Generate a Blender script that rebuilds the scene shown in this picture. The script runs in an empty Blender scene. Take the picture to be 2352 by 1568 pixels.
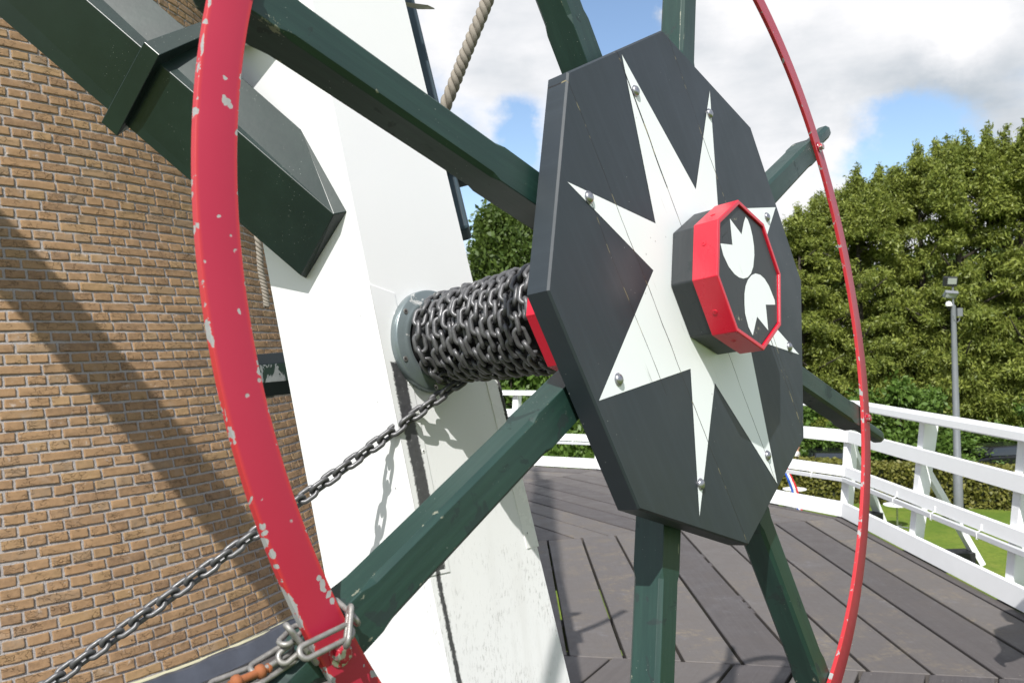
import bpy, bmesh, math, random
import numpy as np
from mathutils import Vector, Matrix

random.seed(7); rng = np.random.default_rng(7)
scn = bpy.context.scene
COL = scn.collection
PI = math.pi

# ------------------------------------------------------------------ camera
F = 1954.26                       # focal length in pixels of a 2352 px wide picture
CAMP = Vector((0, 0, 1.7))
M3 = Matrix(((0.9996875, -0.0249973, 0.000075),
             (0.0, 0.0029999, 0.9999955),
             (-0.0249974, -0.999683, 0.002999)))      # columns: right, down, forward
cam = bpy.data.cameras.new('camera')
cam.sensor_width = 22.3
cam.lens = F / 2352 * 22.3
cam.clip_start = 0.05
cam.clip_end = 3000
cam.dof.use_dof = True
cam.dof.focus_distance = 2.0
cam.dof.aperture_fstop = 6.3
camo = bpy.data.objects.new('camera', cam)
COL.objects.link(camo)
r_, d_, f_ = [M3.col[i].copy() for i in range(3)]
mw = Matrix((( r_[0], -d_[0], -f_[0], CAMP[0]), (r_[1], -d_[1], -f_[1], CAMP[1]), (r_[2], -d_[2], -f_[2], CAMP[2]), (0, 0, 0, 1)))
camo.matrix_world = mw
scn.camera = camo

# ------------------------------------------------------------------ world
SUN = Vector((-0.17, -0.615, 0.768)).normalized()      # towards the sun
elev = math.asin(SUN.z)
w = bpy.data.worlds.new('World'); scn.world = w; w.use_nodes = True
nt = w.node_tree; nt.nodes.clear()
N = lambda t: nt.nodes.new(t)
L = nt.links.new
out = N('ShaderNodeOutputWorld')
sky = N('ShaderNodeTexSky'); sky.sky_type = 'NISHITA'; sky.sun_disc = False
sky.sun_elevation = elev
sky.sun_rotation = math.atan2(SUN.x, SUN.y)
sky.air_density = 1.0; sky.dust_density = 0.6; sky.ozone_density = 1.6
bg1 = N('ShaderNodeBackground'); bg1.inputs[1].default_value = 0.135
L(sky.outputs[0], bg1.inputs[0])
tc = N('ShaderNodeTexCoord')
mp = N('ShaderNodeMapping'); mp.inputs['Scale'].default_value = (1.0, 1.0, 2.1)
mp.inputs['Location'].default_value = (3.1, 0.2, 0.55)
L(tc.outputs['Generated'], mp.inputs[0])
n1 = N('ShaderNodeTexNoise'); n1.inputs['Scale'].default_value = 2.6; n1.inputs['Detail'].default_value = 9; n1.inputs['Roughness'].default_value = 0.55
n1.inputs['Distortion'].default_value = 0.25
L(mp.outputs[0], n1.inputs['Vector'])
def math_node(op, a=None, b=None, c=None):
    m = N('ShaderNodeMath'); m.operation = op
    for i, x in enumerate((a, b, c)):
        if x is None: continue
        if isinstance(x, (int, float)): m.inputs[i].default_value = x
        else: L(x, m.inputs[i])
    return m.outputs[0]
def skydir(px, py):
    v = M3 @ Vector(((px - 1176) / F, (py - 784) / F, 1.0)); return v.normalized()
nw1 = N('ShaderNodeTexNoise'); nw1.inputs['Scale'].default_value = 9; nw1.inputs['Detail'].default_value = 6; nw1.inputs['Roughness'].default_value = .6; L(tc.outputs['Generated'], nw1.inputs['Vector'])
nwv = N('ShaderNodeVectorMath'); nwv.operation = 'MULTIPLY_ADD'; L(nw1.outputs['Color'], nwv.inputs[0]); nwv.inputs[1].default_value = (.16, .16, .12)
nwo = N('ShaderNodeVectorMath'); nwo.operation = 'SUBTRACT'; L(tc.outputs['Generated'], nwo.inputs[0]); nwo.inputs[1].default_value = (.08, .08, .06); L(nwo.outputs[0], nwv.inputs[2])
nsep = N('ShaderNodeVectorMath'); nsep.operation = 'NORMALIZE'; L(nwv.outputs[0], nsep.inputs[0])
def patch(px, py, rad, amt):
    """a real feature of the sky in one fixed direction: returns amt * smooth falloff"""
    d = N('ShaderNodeVectorMath'); d.operation = 'DISTANCE'
    L(nsep.outputs[0], d.inputs[0]); d.inputs[1].default_value = skydir(px, py)
    r = N('ShaderNodeMapRange'); r.interpolation_type = 'SMOOTHSTEP'
    r.inputs[1].default_value = 0.0; r.inputs[2].default_value = rad
    r.inputs[3].default_value = amt; r.inputs[4].default_value = 0.0
    L(d.outputs['Value'], r.inputs[0]); return r.outputs[0]
dens = math_node('ADD', n1.outputs['Fac'], 0.05)
for a in ((1430, 20, 0.085, -0.34), (1380, -40, 0.10, -0.25), (2120, 310, 0.085, -0.24), (1990, 350, 0.07, -0.18), (1180, 310, 0.05, -0.16), (1100, 450, 0.06, -0.26), (1890, 250, .05, -.08),
          (1190, 330, 0.03, -0.10), (1930, 470, 0.10, 0.12), (2150, 120, 0.30, 0.20), (1150, 120, 0.14, 0.16), (1760, 150, 0.16, 0.16), (1800, 420, 0.06, 0.14), (2290, 20, 0.04, -0.05)):
    dens = math_node('ADD', dens, patch(*a))
cov = N('ShaderNodeMapRange'); cov.interpolation_type = 'SMOOTHSTEP'
cov.inputs[1].default_value = 0.42; cov.inputs[2].default_value = 0.62
L(dens, cov.inputs[0])
# cloud shading: grey bases against bright tops
n2 = N('ShaderNodeTexNoise'); n2.inputs['Scale'].default_value = 3.3; n2.inputs['Detail'].default_value = 9; n2.inputs['Roughness'].default_value = 0.58
mp2 = N('ShaderNodeMapping'); mp2.inputs['Scale'].default_value = (1, 1, 3.0); mp2.inputs['Location'].default_value = (0.3, 5.2, 1.1)
L(tc.outputs['Generated'], mp2.inputs[0]); L(mp2.outputs[0], n2.inputs['Vector'])
sh = n2.outputs['Fac']
for a in ((2120, 205, 0.11, 0.22), (1960, 130, 0.08, 0.06), (2320, 240, 0.09, 0.12), (1130, 200, 0.08, 0.14), (2060, 60, 0.10, -0.14), (2200, 110, 0.07, -0.08), (2230, 60, 0.07, -0.25), (1240, 250, 0.06, 0.10),
          (1150, 380, 0.06, -0.2), (1000, 60, 0.06, -0.1), (1700, 30, 0.08, -0.2), (1850, 420, 0.10, -0.2)):
    sh = math_node('ADD', sh, patch(*a))
cr = N('ShaderNodeValToRGB')
cr.color_ramp.elements[0].position = 0.42; cr.color_ramp.elements[0].color = (0.98, 0.98, 1.0, 1)
cr.color_ramp.elements[1].position = 0.84; cr.color_ramp.elements[1].color = (0.50, 0.56, 0.62, 1)
L(sh, cr.inputs[0])
bg2 = N('ShaderNodeBackground'); bg2.inputs[1].default_value = 0.765
L(cr.outputs[0], bg2.inputs[0])
mx = N('ShaderNodeMixShader'); L(cov.outputs[0], mx.inputs[0]); L(bg1.outputs[0], mx.inputs[1]); L(bg2.outputs[0], mx.inputs[2])
L(mx.outputs[0], out.inputs[0])

# ------------------------------------------------------------------ sun, exposure
sl = bpy.data.lights.new('sun', 'SUN'); sl.energy = 5.0; sl.angle = math.radians(0.53); sl.color = (1.0, 0.97, 0.925)
so = bpy.data.objects.new('sun', sl); COL.objects.link(so)
so.rotation_mode = 'QUATERNION'; so.rotation_quaternion = SUN.to_track_quat('Z', 'Y')
so.location = (0, 0, 20)
scn.render.engine = 'CYCLES'
scn.view_settings.view_transform = 'Standard'; scn.view_settings.look = 'None'
scn.view_settings.exposure = 0.42; scn.view_settings.gamma = 1
scn.cycles.max_bounces = 7
scn.render.resolution_x = 1024; scn.render.resolution_y = 682

# ------------------------------------------------------------------ wheel frame
RM = 1.12
U = M3 @ Vector((-0.64608695, -0.05080511, -0.76157107))
V = M3 @ Vector((0.07889119, 0.98799302, -0.13283811))
NN = M3 @ Vector((0.75917576, -0.14590622, -0.63432133))
CEN = CAMP + (M3 @ Vector((0.3603509, -0.10636605, 1.58945753))) * RM
WMAT = Matrix(((U[0], V[0], NN[0], CEN[0]), (U[1], V[1], NN[1], CEN[1]), (U[2], V[2], NN[2], CEN[2]), (0, 0, 0, 1)))
def WP(u, v, n):                                   # wheel units (rim radius = 1) to world
    return CEN + (U * u + V * v + NN * n) * RM
def ray(px, py): return M3 @ Vector(((px - 1176) / F, (py - 784) / F, 1.0))
def PD(px, py, d): return CAMP + ray(px, py) * d   # pixel at a depth
def PW(px, py, n):                                 # pixel on a plane parallel to the wheel, in world
    r = ray(px, py); p0 = CEN + NN * n * RM
    return CAMP + r * ((p0 - CAMP).dot(NN) / r.dot(NN))
def PZ(px, py, z):
    r = ray(px, py); return CAMP + r * ((z - 1.7) / r.z)
def uvn(p):
    q = (p - CEN) / RM; return Vector((q.dot(U), q.dot(V), q.dot(NN)))

# ------------------------------------------------------------------ helpers
def link(o, parent=None):
    COL.objects.link(o)
    if parent: o.parent = parent
    return o
def tag(o, label=None, cat=None, group=None, kind=None):
    if label: o['label'] = label
    if cat: o['category'] = cat
    if group: o['group'] = group
    if kind: o['kind'] = kind
    return o
def empty(name, label, cat, mat=None, group=None, loc=None):
    o = bpy.data.objects.new(name, None); COL.objects.link(o); o.empty_display_size = 0.1
    if mat is not None: o.matrix_world = mat
    if loc is not None: o.location = loc
    return tag(o, label, cat, group)
def mesh_obj(name, verts, faces, mats, parent=None, smooth=False, midx=None, local=None):
    me = bpy.data.meshes.new(name)
    me.from_pydata([tuple(v) for v in verts], [], faces)
    for m in (mats if isinstance(mats, (list, tuple)) else [mats]): me.materials.append(m)
    if midx is not None: me.polygons.foreach_set('material_index', midx)
    if smooth: me.polygons.foreach_set('use_smooth', [True] * len(me.polygons))
    me.update()
    o = bpy.data.objects.new(name, me)
    return link(o, parent)
def np_mesh(name, V_, Q_, mats, parent=None, smooth=False, attr=None):
    """fast mesh from arrays; Q_ (n,4) quads"""
    me = bpy.data.meshes.new(name)
    V_ = np.asarray(V_, dtype=np.float32); Q_ = np.asarray(Q_, dtype=np.int32); k = Q_.shape[1]
    me.vertices.add(len(V_)); me.vertices.foreach_set('co', V_.ravel())
    me.loops.add(Q_.size); me.loops.foreach_set('vertex_index', Q_.ravel())
    me.polygons.add(len(Q_)); me.polygons.foreach_set('loop_start', np.arange(0, Q_.size, k, dtype=np.int32))
    me.polygons.foreach_set('loop_total', np.full(len(Q_), k, dtype=np.int32))
    if smooth: me.polygons.foreach_set('use_smooth', np.ones(len(Q_), dtype=bool))
    for m in (mats if isinstance(mats, (list, tuple)) else [mats]): me.materials.append(m)
    if attr is not None:
        a = me.attributes.new('rnd', 'FLOAT', 'POINT'); a.data.foreach_set('value', np.asarray(attr, dtype=np.float32))
    me.update(calc_edges=True)
    return link(bpy.data.objects.new(name, me), parent)
class MB:
    """collects shapes (world or parent space) into ONE mesh"""
    def __init__(s): s.v = []; s.f = []; s.m = []
    def add(s, vs, fs, mi=0):
        b = len(s.v); s.v += [Vector(x) for x in vs]; s.f += [[b + i for i in f] for f in fs]; s.m += [mi] * len(fs); return s
    def hexa(s, p, mi=0):          # 8 corners: 0-3 one end ring, 4-7 other end ring
        return s.add(p, [(3, 2, 1, 0), (4, 5, 6, 7), (0, 1, 5, 4), (1, 2, 6, 5), (2, 3, 7, 6), (3, 0, 4, 7)], mi)
    def box(s, c, sx, sy, sz, rot=None, mi=0):
        c = Vector(c); R_ = rot or Matrix.Identity(3)
        a = [(-1, -1, -1), (1, -1, -1), (1, 1, -1), (-1, 1, -1), (-1, -1, 1), (1, -1, 1), (1, 1, 1), (-1, 1, 1)]
        return s.hexa([c + R_ @ Vector((x * sx / 2, y * sy / 2, z * sz / 2)) for x, y, z in a], mi)
    def beam(s, a, b, wid, hei, up=(0, 0, 1), mi=0):
        a = Vector(a); b = Vector(b); d = (b - a).normalized(); x = d.cross(Vector(up)).normalized(); y = x.cross(d)
        q = [x * sx * wid / 2 + y * sy * hei / 2 for sx, sy in ((-1, -1), (1, -1), (1, 1), (-1, 1))]
        return s.hexa([a + k for k in q] + [b + k for k in q], mi)
    def prism(s, poly, off, mi=0):  # poly: 3D points, extruded by off
        n = len(poly); poly = [Vector(p) for p in poly]; off = Vector(off)
        return s.add(poly + [p + off for p in poly], [list(range(n))[::-1], [n + i for i in range(n)]] + [(i, (i + 1) % n, n + (i + 1) % n, n + i) for i in range(n)], mi)
    def tube(s, pts, r, seg=10, mi=0, cap=True):
        pts = [Vector(p) for p in pts]; n = len(pts); rr = r if isinstance(r, (list, tuple)) else [r] * n
        vs = []; ref = None
        for i, p in enumerate(pts):
            d = (pts[min(i + 1, n - 1)] - pts[max(i - 1, 0)]).normalized()
            if ref is None: ref = d.orthogonal().normalized()
            ref = (ref - d * ref.dot(d)).normalized(); b = d.cross(ref)
            vs += [p + (ref * math.cos(2 * PI * k / seg) + b * math.sin(2 * PI * k / seg)) * rr[i] for k in range(seg)]
        fs = [(i * seg + k, i * seg + (k + 1) % seg, (i + 1) * seg + (k + 1) % seg, (i + 1) * seg + k) for i in range(n - 1) for k in range(seg)]
        if cap: fs += [list(range(seg))[::-1], [(n - 1) * seg + k for k in range(seg)]]
        return s.add(vs, fs, mi)
    def lathe(s, prof, org, axis, seg=32, ph=0, mi=0, closed=False):   # prof: (radius, height)
        axis = Vector(axis).normalized(); x = axis.orthogonal().normalized(); y = axis.cross(x); org = Vector(org)
        n = len(prof)
        vs = [org + axis * h + (x * math.cos(ph + 2 * PI * k / seg) + y * math.sin(ph + 2 * PI * k / seg)) * r for r, h in prof for k in range(seg)]
        fs = [(i * seg + k, i * seg + (k + 1) % seg, (i + 1) * seg + (k + 1) % seg, (i + 1) * seg + k) for i in range(n - 1) for k in range(seg)]
        if closed: fs += [((n - 1) * seg + k, (n - 1) * seg + (k + 1) % seg, (k + 1) % seg, k) for k in range(seg)]
        else: fs += [list(range(seg))[::-1], [(n - 1) * seg + k for k in range(seg)]]
        return s.add(vs, fs, mi)
    def build(s, name, mats, parent=None, smooth=False, bevel=0, auto=None):
        o = mesh_obj(name, s.v, s.f, mats, parent, smooth, s.m)
        bm = bmesh.new(); bm.from_mesh(o.data); bmesh.ops.recalc_face_normals(bm, faces=bm.faces); bm.to_mesh(o.data); bm.free()
        if bevel:
            m = o.modifiers.new('bevel', 'BEVEL'); m.width = bevel; m.segments = 2; m.limit_method = 'ANGLE'; m.angle_limit = math.radians(35)
            m.harden_normals = False
        if auto:
            for p in o.data.polygons: p.use_smooth = True
            o.data.set_sharp_from_angle(angle=math.radians(auto))
        return o

# ------------------------------------------------------------------ materials
class NT:
    def __init__(s, name):
        s.m = bpy.data.materials.new(name); s.m.use_nodes = True; s.t = s.m.node_tree; s.b = s.t.nodes['Principled BSDF']
    def n(s, ty, **kw):
        x = s.t.nodes.new(ty)
        for k, v in kw.items():
            if k.startswith('i_'):
                x.inputs[k[2:].replace('_', ' ')].default_value = v
            else: setattr(x, k, v)
        return x
    def l(s, a, b): s.t.links.new(a, b)
    def math(s, op, a, b=None, c=None):
        m = s.n('ShaderNodeMath', operation=op)
        for i, x in enumerate((a, b, c)):
            if x is None: continue
            if isinstance(x, (int, float)): m.inputs[i].default_value = x
            else: s.l(x, m.inputs[i])
        return m.outputs[0]
    def rng(s, x, a, b, c=0., d=1., smooth=True):
        m = s.n('ShaderNodeMapRange')
        if smooth: m.interpolation_type = 'SMOOTHSTEP'
        for i, v in enumerate((a, b, c, d)): m.inputs[i + 1].default_value = v
        s.l(x, m.inputs[0]); return m.outputs[0]
    def coord(s, kind='Object', scale=(1, 1, 1), rndoff=False, rot=(0, 0, 0)):
        t = s.n('ShaderNodeTexCoord'); m = s.n('ShaderNodeMapping'); m.inputs['Scale'].default_value = scale; m.inputs['Rotation'].default_value = rot
        s.l(t.outputs[kind], m.inputs[0])
        if rndoff:
            oi = s.n('ShaderNodeObjectInfo'); c = s.n('ShaderNodeCombineXYZ'); k = s.math('MULTIPLY', oi.outputs['Random'], 37.0)
            for i in range(3): s.l(k, c.inputs[i])
            s.l(c.outputs[0], m.inputs['Location'])
        return m.outputs[0]
    def noise(s, vec, scale, detail=4, rough=.5, dist=0.):
        x = s.n('ShaderNodeTexNoise'); x.inputs['Scale'].default_value = scale; x.inputs['Detail'].default_value = detail
        x.inputs['Roughness'].default_value = rough; x.inputs['Distortion'].default_value = dist; s.l(vec, x.inputs['Vector']); return x.outputs['Fac']
    def vor(s, vec, scale, feat='F1'):
        x = s.n('ShaderNodeTexVoronoi', feature=feat); x.inputs['Scale'].default_value = scale; s.l(vec, x.inputs['Vector']); return x.outputs['Distance']
    def mix(s, fac, a, b):
        m = s.n('ShaderNodeMix', data_type='RGBA')
        if isinstance(fac, (int, float)): m.inputs[0].default_value = fac
        else: s.l(fac, m.inputs[0])
        for i, x in ((6, a), (7, b)):
            if isinstance(x, tuple): m.inputs[i].default_value = (*x, 1) if len(x) == 3 else x
            else: s.l(x, m.inputs[i])
        return m.outputs[2]
    def bump(s, h, strength=.3, dist=.002):
        b = s.n('ShaderNodeBump'); b.inputs['Strength'].default_value = strength; b.inputs['Distance'].default_value = dist
        s.l(h, b.inputs['Height']); s.l(b.outputs[0], s.b.inputs['Normal']); return b
    def set(s, col=None, rough=None, metal=None, spec=None, coat=None):
        for k, v in (('Base Color', col), ('Roughness', rough), ('Metallic', metal), ('Specular IOR Level', spec), ('Coat Weight', coat)):
            if v is None: continue
            if isinstance(v, tuple): s.b.inputs[k].default_value = (*v, 1)
            elif isinstance(v, (int, float)): s.b.inputs[k].default_value = v
            else: s.l(v, s.b.inputs[k])
        return s.m

def simple(name, col, rough=.5, metal=0., var=.15, scale=30, bump=.1, rnd=False):
    t = NT(name); c = t.coord(rndoff=rnd); f = t.noise(c, scale, 5, .6)
    dark = tuple(x * (1 - var) for x in col); lite = tuple(min(1, x * (1 + var)) for x in col)
    t.bump(t.noise(c, scale * 4, 3), bump, .001)
    return t.set(t.mix(f, dark, lite), t.rng(f, .2, .8, rough * .8, min(1, rough * 1.2)), metal)

def green_paint(name, col=(.0105, .034, .025), spec=.5, pats=True, worn=True, wornedge=0.0, grain=(60, 60, 4)):
    t = NT(name); c = t.coord(rndoff=True)
    g = t.noise(t.coord(scale=grain, rndoff=True), 1.6, 5, .6)          # brush and grain lines along local z
    big = t.noise(c, 2.2, 4, .5)
    col1 = t.mix(big, tuple(x * .7 for x in col), (col[0] * 1.15, col[1] * 1.15, col[2] * 1.35))
    col1 = t.mix(t.rng(g, .35, .75, 0, .35), col1, tuple(x * 1.7 + .004 for x in col))
    # patches where the gloss has gone dull (water marks)
    pat = t.rng(t.noise(c, 13, 4, .6, .6), .60, .63)
    col2 = t.mix(t.math('MULTIPLY', pat, .6 if pats else 0.), col1, (.010, .017, .019))
    # tiny pale specks of paint and dust
    sp = t.vor(c, 120); nz = t.noise(c, 9, 3)
    spk = t.math('MULTIPLY', t.rng(sp, .10, .06, 0, 1), t.rng(nz, .50, .62))
    col3 = t.mix(t.math('MULTIPLY', spk, .8), col2, (.38, .42, .38))
    dent = t.math('MULTIPLY', t.rng(t.noise(t.coord(scale=(6, 6, 2), rndoff=True), 5, 6, .75), .70, .73), .7)
    col3 = t.mix(dent, col3, (.16, .17, .13))
    if wornedge:
        co = t.n('ShaderNodeTexCoord'); sx = t.n('ShaderNodeSeparateXYZ'); t.l(co.outputs['Object'], sx.inputs[0])
        ay = t.math('ABSOLUTE', sx.outputs[1]); az = t.math('ABSOLUTE', t.math('ADD', sx.outputs[2], .0797 * RM))
        hh_, dd__, cc_ = .029 * RM, .02885 * RM, .0066 * RM
        def dist2(y0, z0): return t.math('ADD', t.math('ABSOLUTE', t.math('SUBTRACT', ay, y0)), t.math('ABSOLUTE', t.math('SUBTRACT', az, z0)))
        de = t.math('MINIMUM', dist2(hh_, dd__ - cc_), dist2(hh_ - cc_, dd__))
        de = t.math('MINIMUM', de, dist2(hh_, dd__))
        far = t.rng(sx.outputs[0], .62, 1.02, 0., 1.)
        wn = t.math('ADD', t.noise(c, 38, 5, .7), t.math('MULTIPLY', t.noise(c, 7, 2), .5))
        lim = t.math('MULTIPLY', t.rng(wn, .86, 1.06, 0, 1), t.math('ADD', .0022, t.math('MULTIPLY', far, .0065)))
        m_ = t.math('LESS_THAN', de, lim)
        col3 = t.mix(t.math('MULTIPLY', m_, .85), col3, t.mix(t.noise(c, 90, 4, .7), (.13, .14, .10), (.26, .26, .20)))
    h = t.math('ADD', t.math('MULTIPLY', g, .7), t.math('MULTIPLY', t.noise(c, 45, 4), .3))
    t.bump(h, .30, .0016)
    ro = t.math('ADD', t.rng(t.noise(c, 4, 4), .3, .7, .40, .54), t.math('MULTIPLY', pat, .15))
    return t.set(col3, ro if pats else .36, 0., spec)

M_green = green_paint('dark green gloss paint on timber spoke', wornedge=1, grain=(4, 60, 60))
M_greenend = M_green
M_beam = green_paint('dark green paint on brace timber', (.0055, .0165, .0125), spec=.55, pats=False, grain=(6, 6, 6))

def red_paint():
    t = NT('red rim paint with primer chips'); tcn = t.n('ShaderNodeTexCoord'); c = tcn.outputs['Object']
    sep = t.n('ShaderNodeSeparateXYZ'); t.l(c, sep.inputs[0])
    rad = t.math('SQRT', t.math('ADD', t.math('MULTIPLY', sep.outputs[0], sep.outputs[0]), t.math('MULTIPLY', sep.outputs[1], sep.outputs[1])))
    e1 = t.math('ABSOLUTE', t.math('SUBTRACT', rad, RM)); e2 = t.math('ABSOLUTE', t.math('SUBTRACT', rad, RM * .953))
    e = t.math('MINIMUM', e1, e2)                                   # distance to the strip's edges
    edge = t.rng(e, .0, .007, .185, .0)
    ang = t.n('ShaderNodeMath', operation='ARCTAN2'); t.l(sep.outputs[1], ang.inputs[0]); t.l(sep.outputs[0], ang.inputs[1])
    lowleft = t.math('MULTIPLY', t.rng(t.math('ABSOLUTE', t.math('SUBTRACT', ang.outputs[0], .50)), .05, .36, .13, .0), t.rng(e1, .004, .020, 1., .12))
    nz = t.noise(c, 34, 5, .55, .4); nb = t.noise(c, 6, 3)
    v = t.math('ADD', t.math('ADD', nz, edge), t.math('ADD', t.math('MULTIPLY', nb, .10), lowleft))
    chip = t.rng(v, .835, .845, 0, 1, False)
    dots = t.math('MULTIPLY', t.rng(t.vor(c, 42), .16, .14, 0, 1, False), t.rng(t.noise(c, 15, 2), .60, .62, 0, 1, False))
    chip = t.math('MAXIMUM', chip, t.math('MULTIPLY', dots, .9))
    wobv = t.n('ShaderNodeTexNoise'); wobv.inputs['Scale'].default_value = 55; wobv.inputs['Detail'].default_value = 4; t.l(c, wobv.inputs['Vector'])
    wv_ = t.n('ShaderNodeVectorMath', operation='MULTIPLY_ADD'); t.l(wobv.outputs['Color'], wv_.inputs[0]); wv_.inputs[1].default_value = (.018, .018, .0); t.l(c, wv_.inputs[2])
    for px_, py_, rr_ in ((516, 228, .0046), (524, 236, .0052), (531, 246, .0040), (519, 181, .0028), (504, 496, .0030), (548, 717, .0034), (479, 743, .0030), (733, 1330, .0058), (741, 1345, .0060), (752, 1362, .0056), (761, 1380, .0052),
                          (600, 1206, .0050), (606, 1222, .0050), (612, 1246, .0050), (622, 1272, .0052), (634, 1300, .0052), (860, 1545, .005), (835, 1530, .003), (560, 1000, .0016), (589, 985, .0018)):
        q = uvn(PW(px_, py_, -.0418)) * RM
        dn = t.n('ShaderNodeVectorMath', operation='DISTANCE'); t.l(wv_.outputs[0], dn.inputs[0]); dn.inputs[1].default_value = (q.x + .009, q.y + .009, q.z)
        chip = t.math('MAXIMUM', chip, t.math('LESS_THAN', dn.outputs['Value'], rr_ * .85))
    fade = t.noise(c, 3, 4)
    red = t.mix(fade, (.31, .0105, .032), (.375, .016, .048))
    redo = t.mix(t.rng(e, 0, .006, .5, 0), red, (.50, .035, .02))
    fine = t.noise(c, 90, 4, .7)
    prim = t.mix(fine, (.22, .22, .225), (.36, .355, .35))
    streak = t.rng(t.noise(t.coord(scale=(2, 2, 2)), 20, 6, .8), .66, .70, 0, .35)
    col = t.mix(chip, t.mix(streak, redo, (.46, .06, .07)), prim)
    t.bump(t.math('ADD', t.math('MULTIPLY', t.math('SUBTRACT', 1., chip), .8), t.math('MULTIPLY', fine, .25)), .35, .0008)
    return t.set(col, t.mix(chip, t.mix(t.noise(c, 12, 5, .6), (.32, .32, .32), (.50, .50, .50)), (.7, .7, .7)), 0., .5)
M_red = red_paint()
M_redc = simple('bright red paint on hub band', (.50, .012, .030), .28, 0, .06, 8, .05)

def disc_mat(name, col, dark=(.008, .008, .008), wood=False, seams=True, white=False):
    t = NT(name); tcn = t.n('ShaderNodeTexCoord'); c = tcn.outputs['Object']
    sep = t.n('ShaderNodeSeparateXYZ'); t.l(c, sep.inputs[0])
    # plank direction at 120 deg in the wheel plane: off across, al along
    off = t.math('ADD', t.math('MULTIPLY', sep.outputs[0], .866), t.math('MULTIPLY', sep.outputs[1], .5))
    al = t.math('ADD', t.math('MULTIPLY', sep.outputs[0], -.5), t.math('MULTIPLY', sep.outputs[1], .866))
    wob = t.math('MULTIPLY', t.math('SUBTRACT', t.noise(c, 7, 3), .5), .012)
    cv = t.n('ShaderNodeCombineXYZ'); t.l(t.math('MULTIPLY', off, 26.), cv.inputs[0]); t.l(t.math('MULTIPLY', al, 1.6), cv.inputs[1]); t.l(sep.outputs[2], cv.inputs[2])
    grain = t.noise(cv.outputs[0], 2.2, 6, .65)
    big = t.noise(c, 3.4, 4, .55)
    if white:
        base = t.mix(big, (.70, .74, .75), (.80, .82, .82))
        dirt = t.math('MULTIPLY', t.rng(grain, .60, .70), t.rng(t.noise(c, 8, 4), .50, .64))
        base = t.mix(t.math('MULTIPLY', dirt, .75), base, (.25, .25, .24))
        dd = t.math('MULTIPLY', t.rng(t.vor(c, 48), .12, .08), t.rng(t.noise(c, 6, 3), .52, .60))
        base = t.mix(t.math('MULTIPLY', dd, .55), base, (.30, .29, .27))
    else:
        base = t.mix(big, tuple(x * .7 for x in col), tuple(x * 1.35 for x in col))
        base = t.mix(t.rng(grain, .42, .72, 0, .28), base, tuple(x * 1.8 + .002 for x in col))
        spk = t.math('MULTIPLY', t.rng(t.vor(c, 60), .06, .04), t.rng(t.noise(c, 5, 2), .52, .60))
        base = t.mix(spk, base, (.35, .36, .34))
        smear = t.rng(t.noise(t.coord(scale=(5, 2, 1)), 3, 6, .7), .64, .72, 0, .35)
        base = t.mix(smear, base, (.06, .066, .07))
    h = t.math('MULTIPLY', grain, .22)
    if seams:
        tot = None
        for o_, half, lo, hi in ((-.205 * RM, .0011, -.5, .9), (.008 * RM, .0009, -.9, .9), (.008 * RM, .0024, -.9, -.22), (.193 * RM, .0010, -.9, .9), (.262 * RM, .0008, -.32, .10), (-.19 * RM, .0016, .02, .5)):
            dd = t.math('ABSOLUTE', t.math('SUBTRACT', t.math('ADD', off, wob), o_))
            broke = t.math('MULTIPLY', t.noise(cv.outputs[0], 9, 3), half * 1.6)
            m = t.math('LESS_THAN', dd, t.math('ADD', broke, half * .15))
            m = t.math('MULTIPLY', m, t.math('MULTIPLY', t.math('GREATER_THAN', al, lo), t.math('LESS_THAN', al, hi)))
            tot = m if tot is None else t.math('MAXIMUM', tot, m)
        ochre = t.rng(t.noise(c, 30, 3, .6), .53, .60)
        base = t.mix(tot, base, t.mix(ochre, dark, (.20, .17, .09)))
        h = t.math('SUBTRACT', h, tot)
    t.bump(h, .45, .0012)
    return t.set(base, t.rng(big, .3, .7, .42, .58) if not white else .5, 0., .5)
M_disc = disc_mat('anthracite painted hub planks', (.0185, .0255, .0320))
M_star = disc_mat('white painted star', None, white=True)
M_tulip = disc_mat('white painted tulips on end grain', None, white=True, seams=False)
def endgrain():
    t = NT('cracked dark end grain'); c = t.coord()
    big = t.noise(c, 7, 4); v1 = t.n('ShaderNodeTexVoronoi', feature='DISTANCE_TO_EDGE'); v1.inputs['Scale'].default_value = 30
    mp_ = t.n('ShaderNodeMapping'); mp_.inputs['Rotation'].default_value = (0, 0, .6); mp_.inputs['Scale'].default_value = (1, .25, 1); t.l(c, mp_.inputs[0]); t.l(mp_.outputs[0], v1.inputs['Vector'])
    cr_ = t.math('MULTIPLY', t.rng(v1.outputs['Distance'], .012, .004), t.rng(t.noise(c, 8, 3), .45, .6))
    base = t.mix(big, (.020, .023, .026), (.032, .036, .040))
    lich = t.math('MULTIPLY', t.rng(t.noise(c, 40, 5, .7), .60, .66), t.rng(t.noise(c, 6, 2), .55, .62))
    base = t.mix(cr_, base, (.004, .004, .004)); base = t.mix(lich, base, (.28, .27, .2))
    t.bump(t.math('SUBTRACT', 1., cr_), .5, .001)
    return t.set(base, .5)
M_end = endgrain()
M_block = green_paint('dark painted hub block', (.016, .020, .021), grain=(4, 4, 50))

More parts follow.
